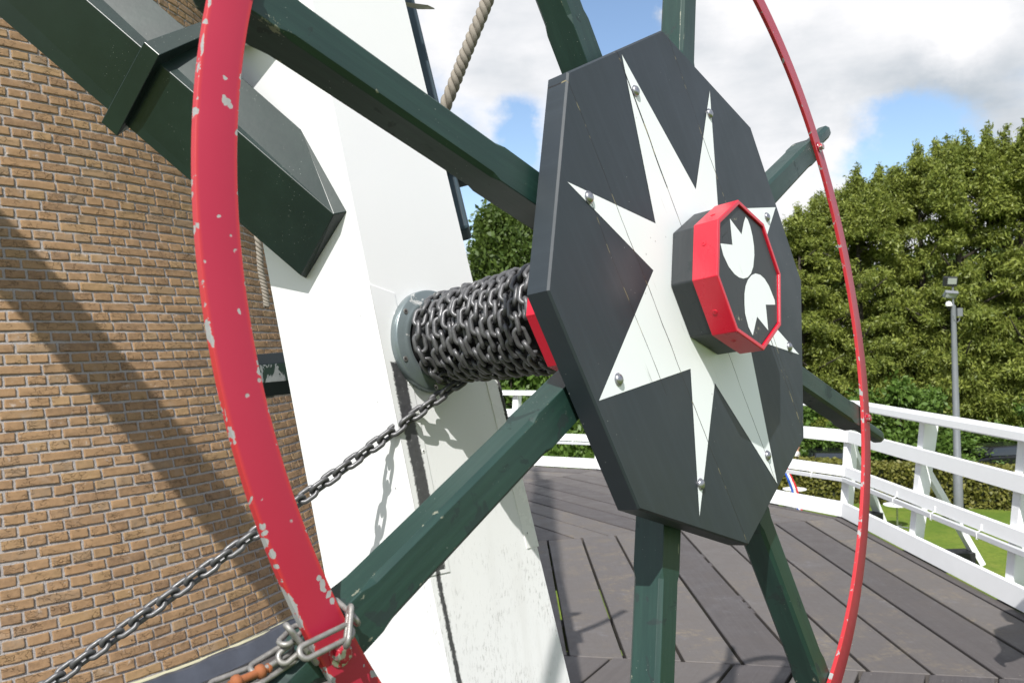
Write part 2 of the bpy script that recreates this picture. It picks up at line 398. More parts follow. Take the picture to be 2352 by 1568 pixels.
def rub_marks(t, base):
    """black smear the chain has rubbed along the pole's near corner (coordinates of the pole, metres)"""
    co = t.n('ShaderNodeTexCoord'); sx = t.n('ShaderNodeSeparateXYZ'); t.l(co.outputs['Object'], sx.inputs[0])
    v = sx.outputs[1]
    edge = t.math('SUBTRACT', .1552 * RM, t.math('MULTIPLY', v, .191))      # u of the near corner
    off = t.math('SUBTRACT', edge, sx.outputs[0])
    wig = t.math('MULTIPLY', t.math('SUBTRACT', t.noise(co.outputs['Object'], 9, 3), .5), .010)
    rag = t.math('MULTIPLY', t.math('SUBTRACT', t.noise(co.outputs['Object'], 150, 5, .75), .5), .022)
    off = t.math('ADD', t.math('ADD', off, wig), rag)
    d1 = t.math('SUBTRACT', t.math('ABSOLUTE', t.math('SUBTRACT', off, .0400)), .0225)
    m1 = t.math('MULTIPLY', t.rng(d1, .003, -.003), t.math('MULTIPLY', t.rng(t.math('ADD', v, rag), .055, .062), t.math('LESS_THAN', v, .60)))
    d2 = t.math('SUBTRACT', t.math('ABSOLUTE', t.math('SUBTRACT', off, .0330)), .0080)
    m2 = t.math('MULTIPLY', t.rng(d2, .003, -.003), t.math('GREATER_THAN', v, .60))
    front = t.math('GREATER_THAN', sx.outputs[2], -.74 * RM - .004)
    m = t.math('MULTIPLY', t.math('MAXIMUM', m1, m2), front)
    k = t.noise(co.outputs['Object'], 70, 5, .7)
    return t.mix(t.math('MULTIPLY', m, t.rng(k, .62, .78, 1., .55)), base, t.mix(k, (.025, .025, .028), (.10, .10, .105)))
def white_post():
    t = NT('weathered white painted timber'); c = t.coord(kind='Object')
    sep = t.n('ShaderNodeSeparateXYZ'); t.l(c, sep.inputs[0])
    v = sep.outputs[1]; n_ = sep.outputs[2]
    big = t.noise(c, 3, 4, .5)
    base = t.mix(big, (.76, .765, .765), (.82, .825, .825))
    gr = t.noise(t.coord(scale=(70, 22, 70)), 1.9, 7, .75)
    low = t.math('MULTIPLY', t.rng(v, .08, .85, .0, .15), t.rng(n_, -.87, -.85, 0, 1))
    specks = t.rng(t.math('ADD', gr, low), .66, .76)
    specks = t.math('MULTIPLY', specks, t.rng(t.noise(c, 5, 4, .6), .40, .60, .1, 1))
    base = t.mix(t.math('MULTIPLY', specks, .5), base, (.25, .245, .23))
    gr2 = t.rng(t.noise(c, 60, 6, .8), .68, .72)
    base = t.mix(t.math('MULTIPLY', gr2, t.rng(t.math('ADD', t.noise(c, 7, 3), low), .56, .66, 0, .6)), base, (.22, .21, .19))
    band = t.math('MULTIPLY', t.rng(t.noise(t.coord(scale=(9, 1.0, 9)), 2, 4), .50, .72), t.rng(v, .3, 1.0, 0, .22))
    base = t.mix(band, base, (.50, .485, .46))
    base = rub_marks(t, base)
    h = t.math('ADD', t.math('MULTIPLY', gr, .6), t.noise(c, 120, 3))
    t.bump(h, .18, .0012)
    return t.set(base, .45, 0., .4)
M_post = white_post()
M_sheet = simple('white painted sheet metal', (.80, .80, .79), .28, .0, .05, 12, .08)
_t = NT('white sheet metal cover with rub marks'); _c = _t.coord()
M_cover = _t.set(rub_marks(_t, _t.mix(_t.noise(_c, 12, 4), (.74, .745, .745), (.81, .815, .815))), .32)
M_rubber = simple('worn black rubber', (.058, .056, .058), .8, 0, .75, 22, .8)
def zinc():
    t = NT('grey blue painted iron flange'); c = t.coord()
    a = t.noise(c, 9, 5, .6); w_ = t.rng(t.noise(c, 24, 6, .7, .5), .62, .66)
    base = t.mix(a, (.12, .15, .16), (.20, .235, .24))
    sep = t.n('ShaderNodeSeparateXYZ'); t.l(c, sep.inputs[0])
    base = t.mix(t.math('MULTIPLY', w_, .8), base, (.55, .55, .53))
    t.bump(a, .3, .002); return t.set(base, .32, .35)
M_zinc = zinc()
def steel(name, col, rough, spots=True, metal=.85):
    t = NT(name); c = t.coord(rndoff=True)
    a = t.noise(c, 70, 5, .65); b = t.noise(c, 300, 3)
    base = t.mix(a, tuple(x * .55 for x in col), tuple(x * 1.35 for x in col))
    t.bump(t.math('ADD', a, b), .4, .0008)
    return t.set(base, t.rng(a, .3, .7, rough * .75, rough * 1.3), metal)
M_chain = steel('dark greased chain steel', (.120, .120, .124), .46, metal=.5)
M_galv = steel('galvanised chain', (.27, .26, .245), .46, metal=.55)
M_rust = steel('orange rust', (.26, .085, .03), .7, metal=.1)
M_nut = steel('dull stainless cap nut', (.36, .36, .38), .30, metal=.9)
M_lead = simple('weathered lead flashing', (.14, .15, .18), .38, .7, .45, 7, .3)
M_rail = simple('white painted railing timber', (.80, .81, .82), .35, 0, .05, 6, .1, True)
M_black = simple('black tarred timber', (.012, .012, .014), .55, 0, .3, 20, .3)
M_conduit = simple('grey white conduit', (.50, .51, .53), .35, 0, .05, 6, .05)
M_pole = simple('grey painted lamp pole', (.19, .20, .215), .4, .3, .1, 3, .1)
M_bark = simple('dark bark', (.035, .028, .02), .9, 0, .4, 8, .6)
M_skin = simple('skin', (.50, .27, .18), .5, 0, .06, 20, .05)
M_shirtw = simple('pale shirt cloth', (.62, .60, .58), .8, 0, .08, 20, .2)
M_trous = simple('dark blue trouser cloth', (.03, .035, .06), .85, 0, .2, 40, .3)
M_shirtg = simple('grey shirt cloth', (.09, .10, .12), .85, 0, .2, 40, .3)
M_hair = simple('brown hair', (.05, .03, .018), .7, 0, .2, 60, .4)
M_carp = simple('black car paint', (.012, .013, .015), .18, .3, .1, 3, 0)
M_glass = simple('dark car glass', (.03, .035, .04), .05, .0, .1, 3, 0)
M_tyre = simple('tyre rubber', (.015, .015, .015), .8, 0, .2, 40, .2)
M_silver = simple('silver trim', (.5, .5, .52), .25, .9, .1, 10, 0)
M_table = simple('white table top', (.78, .78, .78), .4, 0, .05, 6, 0)
M_lampg = simple('floodlight glass', (.35, .37, .36), .12, .2, .1, 4, 0)
M_w = simple('white plastic dome', (.8, .8, .8), .3, 0, .03, 4, 0)

def rope_mat():
    t = NT('weathered hemp rope'); c = t.coord()
    a = t.noise(c, 120, 5, .7); t.bump(t.noise(t.coord(scale=(1, 1, 1)), 260, 4, .7), .6, .001)
    return t.set(t.mix(a, (.14, .125, .10), (.32, .285, .24)), .9)
M_rope = rope_mat()

def peel():
    t = NT('peeling green over white'); c = t.coord()
    p = t.rng(t.noise(t.coord(scale=(3, 1, 1)), 9, 5, .65, .6), .49, .515)
    a = t.noise(c, 60, 4)
    t.bump(p, .5, .002)
    return t.set(t.mix(p, t.mix(a, (.022, .05, .035), (.04, .075, .05)), t.mix(a, (.40, .40, .38), (.62, .62, .6))), .55)
M_peel = peel()

def brick_mat():
    t = NT('yellow brown handmade brick'); c = t.coord(kind='Object')
    at = t.n('ShaderNodeAttribute', attribute_name='rnd')
    r = at.outputs['Fac']
    base = t.n('ShaderNodeValToRGB'); els = base.color_ramp.elements
    els[0].position = 0; els[0].color = (.165, .097, .050, 1); els[1].position = 1; els[1].color = (.27, .155, .070, 1)
    for p, col in ((.18, (.225, .132, .062)), (.4, (.265, .158, .073)), (.6, (.20, .118, .058)), (.80, (.28, .178, .078)), (.92, (.20, .14, .085))):
        e = els.new(p); e.color = (*col, 1)
    t.l(r, base.inputs[0])
    a = t.noise(c, 38, 6, .7); b = t.noise(c, 10, 4, .6)
    col = t.mix(t.rng(a, .3, .7, 0, .5), base.outputs[0], (.36, .22, .11))
    col = t.mix(t.rng(b, .55, .75, 0, .45), col, (.30, .225, .16))
    col = t.mix(.16, col, (.22, .185, .155))
    # cracks and folds along the brick
    v1 = t.n('ShaderNodeTexVoronoi', feature='DISTANCE_TO_EDGE'); v1.inputs['Scale'].default_value = 22
    wv = t.n('ShaderNodeMapping'); wv.inputs['Scale'].default_value = (1, 1, 2.6)
    nz = t.n('ShaderNodeTexNoise'); nz.inputs['Scale'].default_value = 30; t.l(c, nz.inputs['Vector'])
    vm = t.n('ShaderNodeVectorMath', operation='MULTIPLY_ADD'); t.l(nz.outputs['Color'], vm.inputs[0]); vm.inputs[1].default_value = (.05, .05, .05); t.l(c, vm.inputs[2])
    t.l(vm.outputs[0], wv.inputs[0]); t.l(wv.outputs[0], v1.inputs['Vector'])
    gate = t.rng(t.noise(c, 13, 2), .48, .57)
    crk = t.math('MULTIPLY', t.rng(v1.outputs['Distance'], .05, .0), gate)
    col = t.mix(t.math('MULTIPLY', crk, .55), col, (.09, .055, .03))
    pit = t.rng(t.noise(c, 170, 3, .6), .62, .70, 0, .5)
    col = t.mix(pit, col, (.12, .075, .04))
    smear = t.rng(t.noise(c, 20, 5, .75, .5), .63, .69, 0, .55)
    col = t.mix(smear, col, (.42, .37, .33))
    h = t.math('SUBTRACT', t.math('ADD', t.math('MULTIPLY', a, .6), t.math('MULTIPLY', t.noise(c, 200, 3), .25)), crk)
    t.bump(h, .8, .0045)
    return t.set(col, .9, 0., .2)
M_brick = brick_mat()
def mortar_mat():
    t = NT('grey lime mortar'); c = t.coord()
    a = t.noise(c, 14, 5, .6); b = t.noise(c, 160, 4, .7)
    t.bump(t.math('ADD', b, a), 1., .005)
    return t.set(t.mix(t.rng(b, .3, .7), t.mix(a, (.20, .182, .172), (.31, .287, .272)), (.38, .355, .34)), .95)
M_mortar = mortar_mat()

def deck_mat():
    t = NT('dark weathered deck boards'); c = t.coord()
    at = t.n('ShaderNodeAttribute', attribute_name='rnd'); uvn_ = t.n('ShaderNodeUVMap')
    s2 = t.n('ShaderNodeMapping'); s2.inputs['Scale'].default_value = (1.2, 40, 1); t.l(uvn_.outputs[0], s2.inputs[0])
    gr = t.noise(s2.outputs[0], 1.5, 7, .65)
    s3 = t.n('ShaderNodeMapping'); s3.inputs['Scale'].default_value = (4, 90, 1); t.l(uvn_.outputs[0], s3.inputs[0])
    g2 = t.noise(s3.outputs[0], 2.0, 4, .6)
    big = t.noise(c, 1.1, 5, .6); med = t.noise(c, 4.5, 6, .7)
    base = t.mix(at.outputs['Fac'], (.050, .044, .045), (.100, .090, .084))
    base = t.mix(t.rng(gr, .3, .75, 0, .32), base, (.115, .103, .10))
    base = t.mix(t.rng(g2, .55, .8, 0, .22), base, (.03, .024, .022))
    och = t.math('MULTIPLY', t.rng(med, .46, .62), t.rng(t.noise(c, .9, 3), .40, .56))
    och = t.math('MULTIPLY', och, t.rng(t.noise(c, 30, 5, .7), .40, .62))
    och = t.math('MULTIPLY', och, t.rng(at.outputs['Fac'], .45, .75, .12, 1.))
    base = t.mix(t.math('MULTIPLY', och, .45), base, (.22, .18, .12))
    pale = t.math('MULTIPLY', t.rng(t.noise(c, 2.3, 6, .7, .5), .56, .70), t.rng(t.noise(c, 22, 5, .7), .42, .64))
    base = t.mix(t.math('MULTIPLY', pale, .45), base, (.17, .17, .185))
    spk = t.math('MULTIPLY', t.rng(t.vor(c, 26), .07, .05), t.rng(t.noise(c, 3, 2), .50, .58))
    base = t.mix(t.math('MULTIPLY', spk, .8), base, (.45, .42, .38))
    t.bump(t.math('ADD', gr, t.math('MULTIPLY', g2, .5)), .35, .002)
    return t.set(base, t.rng(med, .3, .7, .5, .72), 0., .35)
M_deck = deck_mat()
def lawn_mat():
    t = NT('short lawn grass'); c = t.coord()
    a = t.noise(c, .35, 5, .6); b = t.noise(c, 9, 6, .7); d = t.noise(c, 1.6, 4)
    col = t.mix(t.rng(a, .35, .65), (.095, .150, .018), (.150, .190, .026))
    col = t.mix(t.rng(b, .35, .7, 0, .6), col, (.055, .10, .012)); col = t.mix(t.rng(d, .55, .75, 0, .4), col, (.21, .20, .05))
    t.bump(b, .8, .05); return t.set(col, .9, 0., .2)
M_lawn = lawn_mat()
def leaf_mat(name, dark, light, trans=.25):
    t = NT(name); at = t.n('ShaderNodeAttribute', attribute_name='rnd'); c = t.coord(rndoff=True)
    big = t.noise(c, .55, 3)
    col = t.mix(t.math('MULTIPLY', t.math('ADD', at.outputs['Fac'], big), .5), dark, light)
    t.set(col, .5, 0., .35)
    tr = t.n('ShaderNodeBsdfTranslucent'); t.l(t.mix(.5, col, light), tr.inputs[0])
    mxs = t.n('ShaderNodeMixShader'); mxs.inputs[0].default_value = trans
    o_ = t.t.nodes['Material Output']; t.l(t.b.outputs[0], mxs.inputs[1]); t.l(tr.outputs[0], mxs.inputs[2]); t.l(mxs.outputs[0], o_.inputs[0])
    return t.m
M_leafA = leaf_mat('yellow green feathery foliage', (.044, .080, .014), (.32, .355, .068), .30)
M_leafB = leaf_mat('mid green broad leaves', (.028, .060, .010), (.105, .150, .028))
M_leafC = leaf_mat('fresh green shrub leaves', (.045, .10, .015), (.14, .22, .04))
M_leafH = leaf_mat('clipped hedge leaves', (.07, .09, .015), (.24, .22, .05))

# ------------------------------------------------------------------ SETTING: ground, deck
GZ = -4.6
S = 900
me = mesh_obj('lawn', [(-S, -S, GZ), (S, -S, GZ), (S, S, GZ), (-S, S, GZ)], [(0, 1, 2, 3)], M_lawn); tag(me, kind='structure')
TC = Vector((-4.25, 6.0, 0)); RO = 7.28 / math.cos(PI / 12)
def tower_r(z): return 3.13 - .28 * z if z < 2.4 else 2.458 - .19 * (z - 2.4)
VTX = [TC + Vector((RO * math.cos(math.radians(-15 + 30 * k)), RO * math.sin(math.radians(-15 + 30 * k)), 0)) for k in range(-3, 5)]
def clip(poly, p, n):
    """keep the side where (x-p).n >= 0"""
    o = []
    for i in range(len(poly)):
        a, b = poly[i], poly[(i + 1) % len(poly)]; da = (a - p).dot(n); db = (b - p).dot(n)
        if da >= 0: o.append(a)
        if (da >= 0) != (db >= 0): o.append(a + (b - a) * (da / (da - db)))
    return o
dv, dfc, duv, drn = [], [], [], []
def seam_dir(i):
    if i == 4: return Vector((-2.85, -.61, 0)).normalized()      # measured mitre lines at the two corners in view
    if i == 3: return Vector((-2.77, .59, 0)).normalized()
    return (TC - VTX[i]).normalized()
for i in range(len(VTX) - 1):
    a, b = VTX[i], VTX[i + 1]
    e = (b - a).normalized(); nin = Vector((-e.y, e.x, 0))            # towards the tower
    mid = (a + b) / 2
    if (TC - mid).dot(nin) < 0: nin = -nin
    ap = TC - nin * 1.2
    sa, sb = seam_dir(i), seam_dir(i + 1)
    na = Vector((-sa.y, sa.x, 0)); nb = Vector((-sb.y, sb.x, 0))
    if (mid - a).dot(na) < 0: na = -na
    if (mid - b).dot(nb) < 0: nb = -nb
    off = -.015
    k = 0
    widths = [.085] + [.30] * 14
    y0 = -.02
    for wd in widths:
        gap = random.uniform(.016, .024)
        lo, hi = y0 + gap / 2, y0 + wd - gap / 2
        y0 += wd
        tw = 4.6
        poly = [a - e * tw + nin * lo, b + e * tw + nin * lo, b + e * tw + nin * hi, a - e * tw + nin * hi]
        poly = clip(poly, a + na * .003, na); poly = clip(poly, b + nb * .003, nb) if poly else poly
        if len(poly) < 3: continue
        if all((p - TC).length < tower_r(0) - .1 for p in poly): continue
        zz = random.uniform(-.002, .002); rr = random.random(); n = len(poly); base = len(dv)
        uo = random.uniform(0, 50)
        for p in poly: dv.append((p.x, p.y, zz)); duv.append(((p - a).dot(e) + uo, (p - a).dot(nin) + uo)); drn.append(rr)
        for p in poly: dv.append((p.x, p.y, zz - .055)); duv.append(((p - a).dot(e) + uo, (p - a).dot(nin) + uo)); drn.append(rr)
        dfc.append(list(range(base, base + n))); dfc.append(list(range(base + n, base + 2 * n))[::-1])
        for q in range(n): dfc.append([base + q, base + n + q, base + n + (q + 1) % n, base + (q + 1) % n])
deck = mesh_obj('gallery_deck', dv, dfc, M_deck); tag(deck, kind='structure')
bm = bmesh.new(); bm.from_mesh(deck.data); bmesh.ops.recalc_face_normals(bm, faces=bm.faces); bm.to_mesh(deck.data); bm.free()
ar = deck.data.attributes.new('rnd', 'FLOAT', 'POINT'); ar.data.foreach_set('value', drn)
uvl = deck.data.uv_layers.new(name='UVMap')
for lp in deck.data.loops: uvl.data[lp.index].uv = duv[lp.vertex_index]
bv = deck.modifiers.new('bevel', 'BEVEL'); bv.width = .004; bv.segments = 1
# joists under the deck, running out to the black outriggers
jb = MB()
for i in range(len(VTX) - 1):
    a, b = VTX[i], VTX[i + 1]; e = (b - a).normalized(); mid = (a + b) / 2; nin = (TC - mid).normalized()
    for k_ in range(3):
        p = a + e * (k_ * (b - a).length / 3)
        dirn = nin if k_ else (TC - a).normalized()
        jb.beam(p + dirn * .02 + Vector((0, 0, -.135)), p + dirn * 3.6 + Vector((0, 0, -.135)), .14, .15)
o = jb.build('deck_joists', M_black); tag(o, kind='structure')
sb_ = MB()
for px_, py_ in ((1645, 1272), (1655, 1292), (1707, 1368), (1716, 1384), (1728, 1398)):
    p = PZ(px_, py_, .0); sb_.box((1.465, p.y, -.022), .030, .085, .03)
o = sb_.build('deck_spacer_blocks', M_deck, bevel=.003); tag(o, kind='structure')

# ------------------------------------------------------------------ SETTING: brick tower
tw = empty('brick_mill_tower', 'round battered mill tower of yellow brown brick at the left', 'tower', loc=TC)
core = MB()
prof = [(tower_r(z), z) for z in (-4.6, -3, -1.5, 0, 1.5, 2.4, 4.6, 6.0)] 
prof[0] = (tower_r(0) + 1.2, -4.6)
core.lathe([(r - .0015, z) for r, z in prof], (0, 0, 0), (0, 0, 1), 96)
wall = core.build('mortar_core', M_mortar, tw, smooth=True, auto=40)
CH, BL, JT = .0545, .196, .0098
nu, nv = 9, 7
V_all, Q_all, R_all = [], [], []
gu = np.linspace(-1, 1, nu); gv = np.linspace(-1, 1, nv); GU, GV = np.meshgrid(gu, gv)
quad = np.array([[j * nu + i, j * nu + i + 1, (j + 1) * nu + i + 1, (j + 1) * nu + i] for j in range(nv - 1) for i in range(nu - 1)])
tilt = math.atan(.28); ct, st = math.cos(tilt), math.sin(tilt)
nrow = int(4.9 / CH); cnt = 0
for row in range(nrow):
    if row == 0: z0 = .06
    else: z0 += CH * ct
    tilt = math.atan(.28 if z0 < 2.4 else .19); ct, st = math.cos(tilt), math.sin(tilt)
    r0 = tower_r(z0)
    hdr = row % 2 == 1
    bl = BL if not hdr else BL / 2
    a0, a1 = math.radians(-68), math.radians(24)
    th = a0 + (0 if hdr else (BL / 4) / r0) + ((row // 2) % 2) * (BL / 2 / r0) * (0 if hdr else 1) + random.uniform(0, .01)
    while th < a1:
        ln = bl + random.uniform(-.007, .007)
        hl = (ln - JT - random.uniform(0, .003)) / 2; hh = (CH - JT - random.uniform(-.001, .003)) / 2
        tm = th + ln / 2 / r0; th += ln / r0
        gx = GU.copy(); gz = GV.copy()
        rag = rng.normal(0, 1, GU.shape)
        d = .0030 + rng.normal(0, .0010, GU.shape) + random.uniform(-.0016, .0018) + GU * random.uniform(-.0015, .0015)
        border = (np.abs(GU) > .99) | (np.abs(GV) > .99)
        x = GU * hl; z = GV * hh
        inner_u = (np.abs(GU) > .7) & ~border
        # rounded, ragged arris: border ring goes back into the joint
        d = np.where(border, -.006, d)
        x = np.where(np.abs(np.abs(GU) - .75) < .01, np.sign(GU) * (hl - .0016), x); x = np.where(np.abs(np.abs(GU) - .5) < .01, np.sign(GU) * (hl - .007), x)
        z = np.where(np.abs(np.abs(GV) - .6667) < .01, np.sign(GV) * (hh - .0014), z); z = np.where(np.abs(np.abs(GV) - .3333) < .01, np.sign(GV) * (hh - .006), z)
        z = z + rng.normal(0, .0009, GU.shape) * (np.abs(GV) > .5); x = x + rng.normal(0, .0010, GU.shape) * (np.abs(GU) > .6)
        z = z + np.sin(GU * 2 + cnt) * .0008
        c_, s__ = math.cos(tm), math.sin(tm)
        rad_, tan_ = np.array([c_, s__, 0]), np.array([-s__, c_, 0])
        nrm = rad_ * ct + np.array([0, 0, st]); upv = -rad_ * st + np.array([0, 0, ct])
        cpos = rad_ * r0 + np.array([0, 0, z0])
        # follow the curve of the wall
        sag = (x ** 2) / (2 * r0)
        P3 = cpos + x[..., None] * tan_ + z[..., None] * upv + (d - sag)[..., None] * nrm
        V_all.append(P3.reshape(-1, 3)); Q_all.append(quad + cnt * nu * nv); R_all.append(np.full(nu * nv, random.random())); cnt += 1
wb = np_mesh('wall', np.concatenate(V_all), np.concatenate(Q_all), M_brick, tw, True, np.concatenate(R_all))
# lead flashing skirt round the foot
fl = MB(); pr = [(tower_r(.10) + .004, .128), (tower_r(.10) + .022, .122), (tower_r(.05) + .034, .036), (tower_r(.05) + .030, .034), (tower_r(0) - .02, .040), (tower_r(0) - .1, .003)]
fl.lathe(pr, (0, 0, 0), (0, 0, 1), 160)
fo = fl.build('lead_flashing', M_lead, tw, smooth=True, auto=30)
for vtx in fo.data.vertices:
    if vtx.co.z > .11: vtx.co.z += .006 * math.sin(vtx.co.x * 31) + .004 * math.sin(vtx.co.y * 57)
fr = MB(); fr.lathe([(tower_r(.12) + .002, .122), (tower_r(.12) + .014, .129), (tower_r(.12) + .011, .134), (tower_r(.14) , .136)], (0, 0, 0), (0, 0, 1), 160)
fr.build('mortar_fillet', simple('pale lime fillet', (.40, .38, .26), .9, 0, .15, 12, .3), tw)

# ------------------------------------------------------------------ capstan wheel
wheel = empty('capstan_wheel', 'large spoked capstan wheel with red rim, green spokes and dark hub disc with white star', 'capstan wheel', mat=WMAT)
def Lw(u, v, n): return Vector((u * RM, v * RM, n * RM))      # wheel-local metres
A0 = math.radians(-38.08)                                      # first corner of the octagon
# rim: flat iron ring
seg = 288; vs = []
prof = [(.953, -.0418), (.9985, -.0418), (1.0, -.0428), (1.0, -.0505), (.953, -.0505), (.9522, -.0495), (.9522, -.0428)]
npf = len(prof)
for i in range(seg):
    a = 2 * PI * i / seg
    wobble = .0012 * math.sin(3 * a + .4) + .0008 * math.sin(7 * a)
    for r, n in prof: vs.append(Lw(r * math.cos(a), r * math.sin(a), n + wobble))
fs = [(i * npf + k, i * npf + (k + 1) % npf, ((i + 1) % seg) * npf + (k + 1) % npf, ((i + 1) % seg) * npf + k) for i in range(seg) for k in range(npf)]
mb = MB(); mb.add(vs, fs); mb.build('rim', M_red, wheel, auto=35)
# spokes (local x = outwards)
H = .029
def spoke_mesh():
    secs = []   # (r, half, chamfer, roundness)
    n0, n1 = -.0508, -.1085
    nm = (n0 + n1) / 2; hd = abs(n1 - n0) / 2
    def sq(r, c, s=1.0):
        h = H * s; d = hd * s
        return [Lw(r, y, nm + z) for y, z in ((h - c, d), (h, d - c), (h, -d + c), (h - c, -d), (-h + c, -d), (-h, -d + c), (-h, d - c), (-h + c, d))]
    def rd(r, q, sh=0.):
        ps = []
        for y, z in ((1, 2), (2, 1), (2, -1), (1, -2), (-1, -2), (-2, -1), (-2, 1), (-1, 2)):
            l = math.hypot(y, z); ps.append(Lw(r, q * y / l, nm + q * z / l))
        return ps
    rings = [sq(.10, .0008), sq(.520, .0008), sq(.528, .0032), sq(.537, .0062), sq(.62, .0066), sq(.75, .0067), sq(.890, .0066), sq(.902, .004), sq(.912, .0012), sq(.966, .0010), sq(.985, .0035, .96)]
    rings += [rd(1.004, .0245), rd(1.02, .0215), rd(1.06, .0200), rd(1.12, .0205), rd(1.165, .021), rd(1.182, .018), rd(1.19, .009)]
    vs = [p for r in rings for p in r]; k = len(rings)
    fs = [(i * 8 + j, i * 8 + (j + 1) % 8, (i + 1) * 8 + (j + 1) % 8, (i + 1) * 8 + j) for i in range(k - 1) for j in range(8)]
    fs += [list(range(8))[::-1], [(k - 1) * 8 + j for j in range(8)]]
    m = MB(); m.add(vs, fs); return m
sp0 = spoke_mesh().build('spoke', M_green, wheel)
for p in sp0.data.polygons:
    cx = sum(sp0.data.vertices[v].co.x for v in p.vertices) / len(p.vertices)
    p.use_smooth = cx > 1.0 * RM
bvm = sp0.modifiers.new('bevel', 'BEVEL'); bvm.width = .0022; bvm.segments = 2; bvm.limit_method = 'ANGLE'; bvm.angle_limit = math.radians(25)
bolt = MB()
bolt.lathe([(.0165, .0), (.0165, .0022), (.0125, .0024)], (0, 0, 0), (0, 0, 1), 24)
bolt.lathe([(.0118, .002), (.0118, .0105), (.0095, .0125)], (0, 0, 0), (0, 0, 1), 6, ph=.3)
def boltmat():
    t = NT('red paint worn off a steel bolt'); c = t.coord(rndoff=True)
    k = t.rng(t.noise(c, 90, 4, .6), .50, .54)
    return t.set(t.mix(k, (.34, .014, .03), (.42, .41, .39)), .35, t.math('MULTIPLY', k, .8))
bl0 = bolt.build('rim_bolt', boltmat(), wheel, bevel=.0008)
# the polished cap nut: washer and dome
nut = MB(); nut.lathe([(.0118, 0), (.0118, .0015), (.0105, .002)], (0, 0, 0), (0, 0, 1), 20)
nut.lathe([(.0105 * math.cos(a), .002 + .0062 * math.sin(a)) for a in [PI / 2 * i / 8 for i in range(8)]], (0, 0, 0), (0, 0, 1), 24)
nt0 = nut.build('cap_nut', M_nut, wheel, smooth=True, auto=50)
for k in range(8):
    ang = A0 + PI / 8 + k * PI / 4
    if k == 0: s_, b_, n_ = sp0, bl0, nt0
    else:
        s_, b_, n_ = sp0.copy(), bl0.copy(), nt0.copy()
        for x in (s_, b_, n_): COL.objects.link(x); x.parent = wheel
    s_.rotation_euler = (0, 0, ang)
    b_.location = Lw(.977 * math.cos(ang), .977 * math.sin(ang), -.0415); b_.rotation_euler = (0, 0, ang + k)
    n_.location = Lw(.375 * math.cos(ang), .375 * math.sin(ang), .0004)
# hub disc (octagon) with painted star, one mesh
octv = [(.4885 * math.cos(A0 + k * PI / 4), .4885 * math.sin(A0 + k * PI / 4)) for k in range(8)]
mb = MB()
front = [Lw(x * .9935, y * .9935, 0) for x, y in octv]; f2 = [Lw(x, y, -.0032) for x, y in octv]; bk = [Lw(x, y, -.0395) for x, y in octv]
hv = front + f2 + bk
fs = [list(range(8)), list(range(16, 24))[::-1]] + [(i, (i + 1) % 8, 8 + (i + 1) % 8, 8 + i) for i in range(8)] + [(8 + i, 8 + (i + 1) % 8, 16 + (i + 1) % 8, 16 + i) for i in range(8)]
mb.add(hv, fs, 0)
star = []
for k in range(8):
    ta = A0 - PI / 8 + k * PI / 4
    wide = k % 2 == 0
    tip = .441 if wide else .430
    hw = math.radians(31.0 if wide else 14.0)
    star.append((.185, ta - hw)); star.append((tip, ta))
# order: inner (left of tip), tip; the next inner closes the tip
sp_ = [Lw(r * math.cos(a), r * math.sin(a), .0005) for r, a in star]
cidx = len(sp_)
tri = [(cidx, i, (i + 1) % 16) for i in range(16)]
mb.add(sp_ + [Lw(0, 0, .0005)], tri, 1)
dob = mb.build('hub_disc', [M_disc, M_star], wheel)
for p in dob.data.polygons:
    if p.material_index == 1 and p.normal.z < 0: p.flip()
# hub block in front, its red band and tulip painted face
def octring(rad, n): return [Lw(rad * math.cos(A0 + k * PI / 4), rad * math.sin(A0 + k * PI / 4), n) for k in range(8)]
def loft(mb, rings, mi=0, cap0=True, cap1=True, closed=False):
    k = len(rings); n = len(rings[0]); vs = [p for r in rings for p in r]
    fs = [(i * n + j, i * n + (j + 1) % n, (i + 1) * n + (j + 1) % n, (i + 1) * n + j) for i in range(k - 1) for j in range(n)]
    if closed: fs += [((k - 1) * n + j, (k - 1) * n + (j + 1) % n, (j + 1) % n, j) for j in range(n)]
    else:
        if cap0: fs.append(list(range(n))[::-1])
        if cap1: fs.append([(k - 1) * n + j for j in range(n)])
    return mb.add(vs, fs, mi)
hb = loft(MB(), [octring(.1335, .001), octring(.1335, .086)]).build('hub_block', M_block, wheel, bevel=.003)
TUL = [[(0.0552, -0.0981), (0.0563, -0.0762), (0.0573, -0.0491), (0.1053, -0.0449), (0.099, -0.0247), (0.0826, -0.0058), (0.0623, 0.0051), (0.0457, 0.0092), (0.0279, 0.0095), (0.0085, 0.0051), (-0.008, -0.0043), (-0.0212, -0.0183), (-0.0324, -0.0421), (-0.0356, -0.0594), (-0.0345, -0.079), (-0.0297, -0.0967), (-0.0219, -0.1088), (-0.0136, -0.1131), (-0.0026, -0.1007), (0.0133, -0.0753)],
       [(-0.0279, -0.0065), (-0.009, -0.0009), (0.0094, 0.0099), (0.0221, 0.0222), (0.0308, 0.0379), (0.0358, 0.0568), (0.0379, 0.074), (0.0303, 0.0984), (0.0164, 0.1133), (-0.012, 0.0766), (-0.0547, 0.0995), (-0.0573, 0.0502), (-0.1016, 0.0465), (-0.1024, 0.0381), (-0.0926, 0.0247), (-0.083, 0.0114), (-0.0665, -0.0005), (-0.0487, -0.0062)]]
hf = MB(); loft(hf, [octring(.127, .086), octring(.127, .0885)])
cvs = hf.build('hub_face', [M_end, M_tulip], wheel)
bm = bmesh.new(); bm.from_mesh(cvs.data)
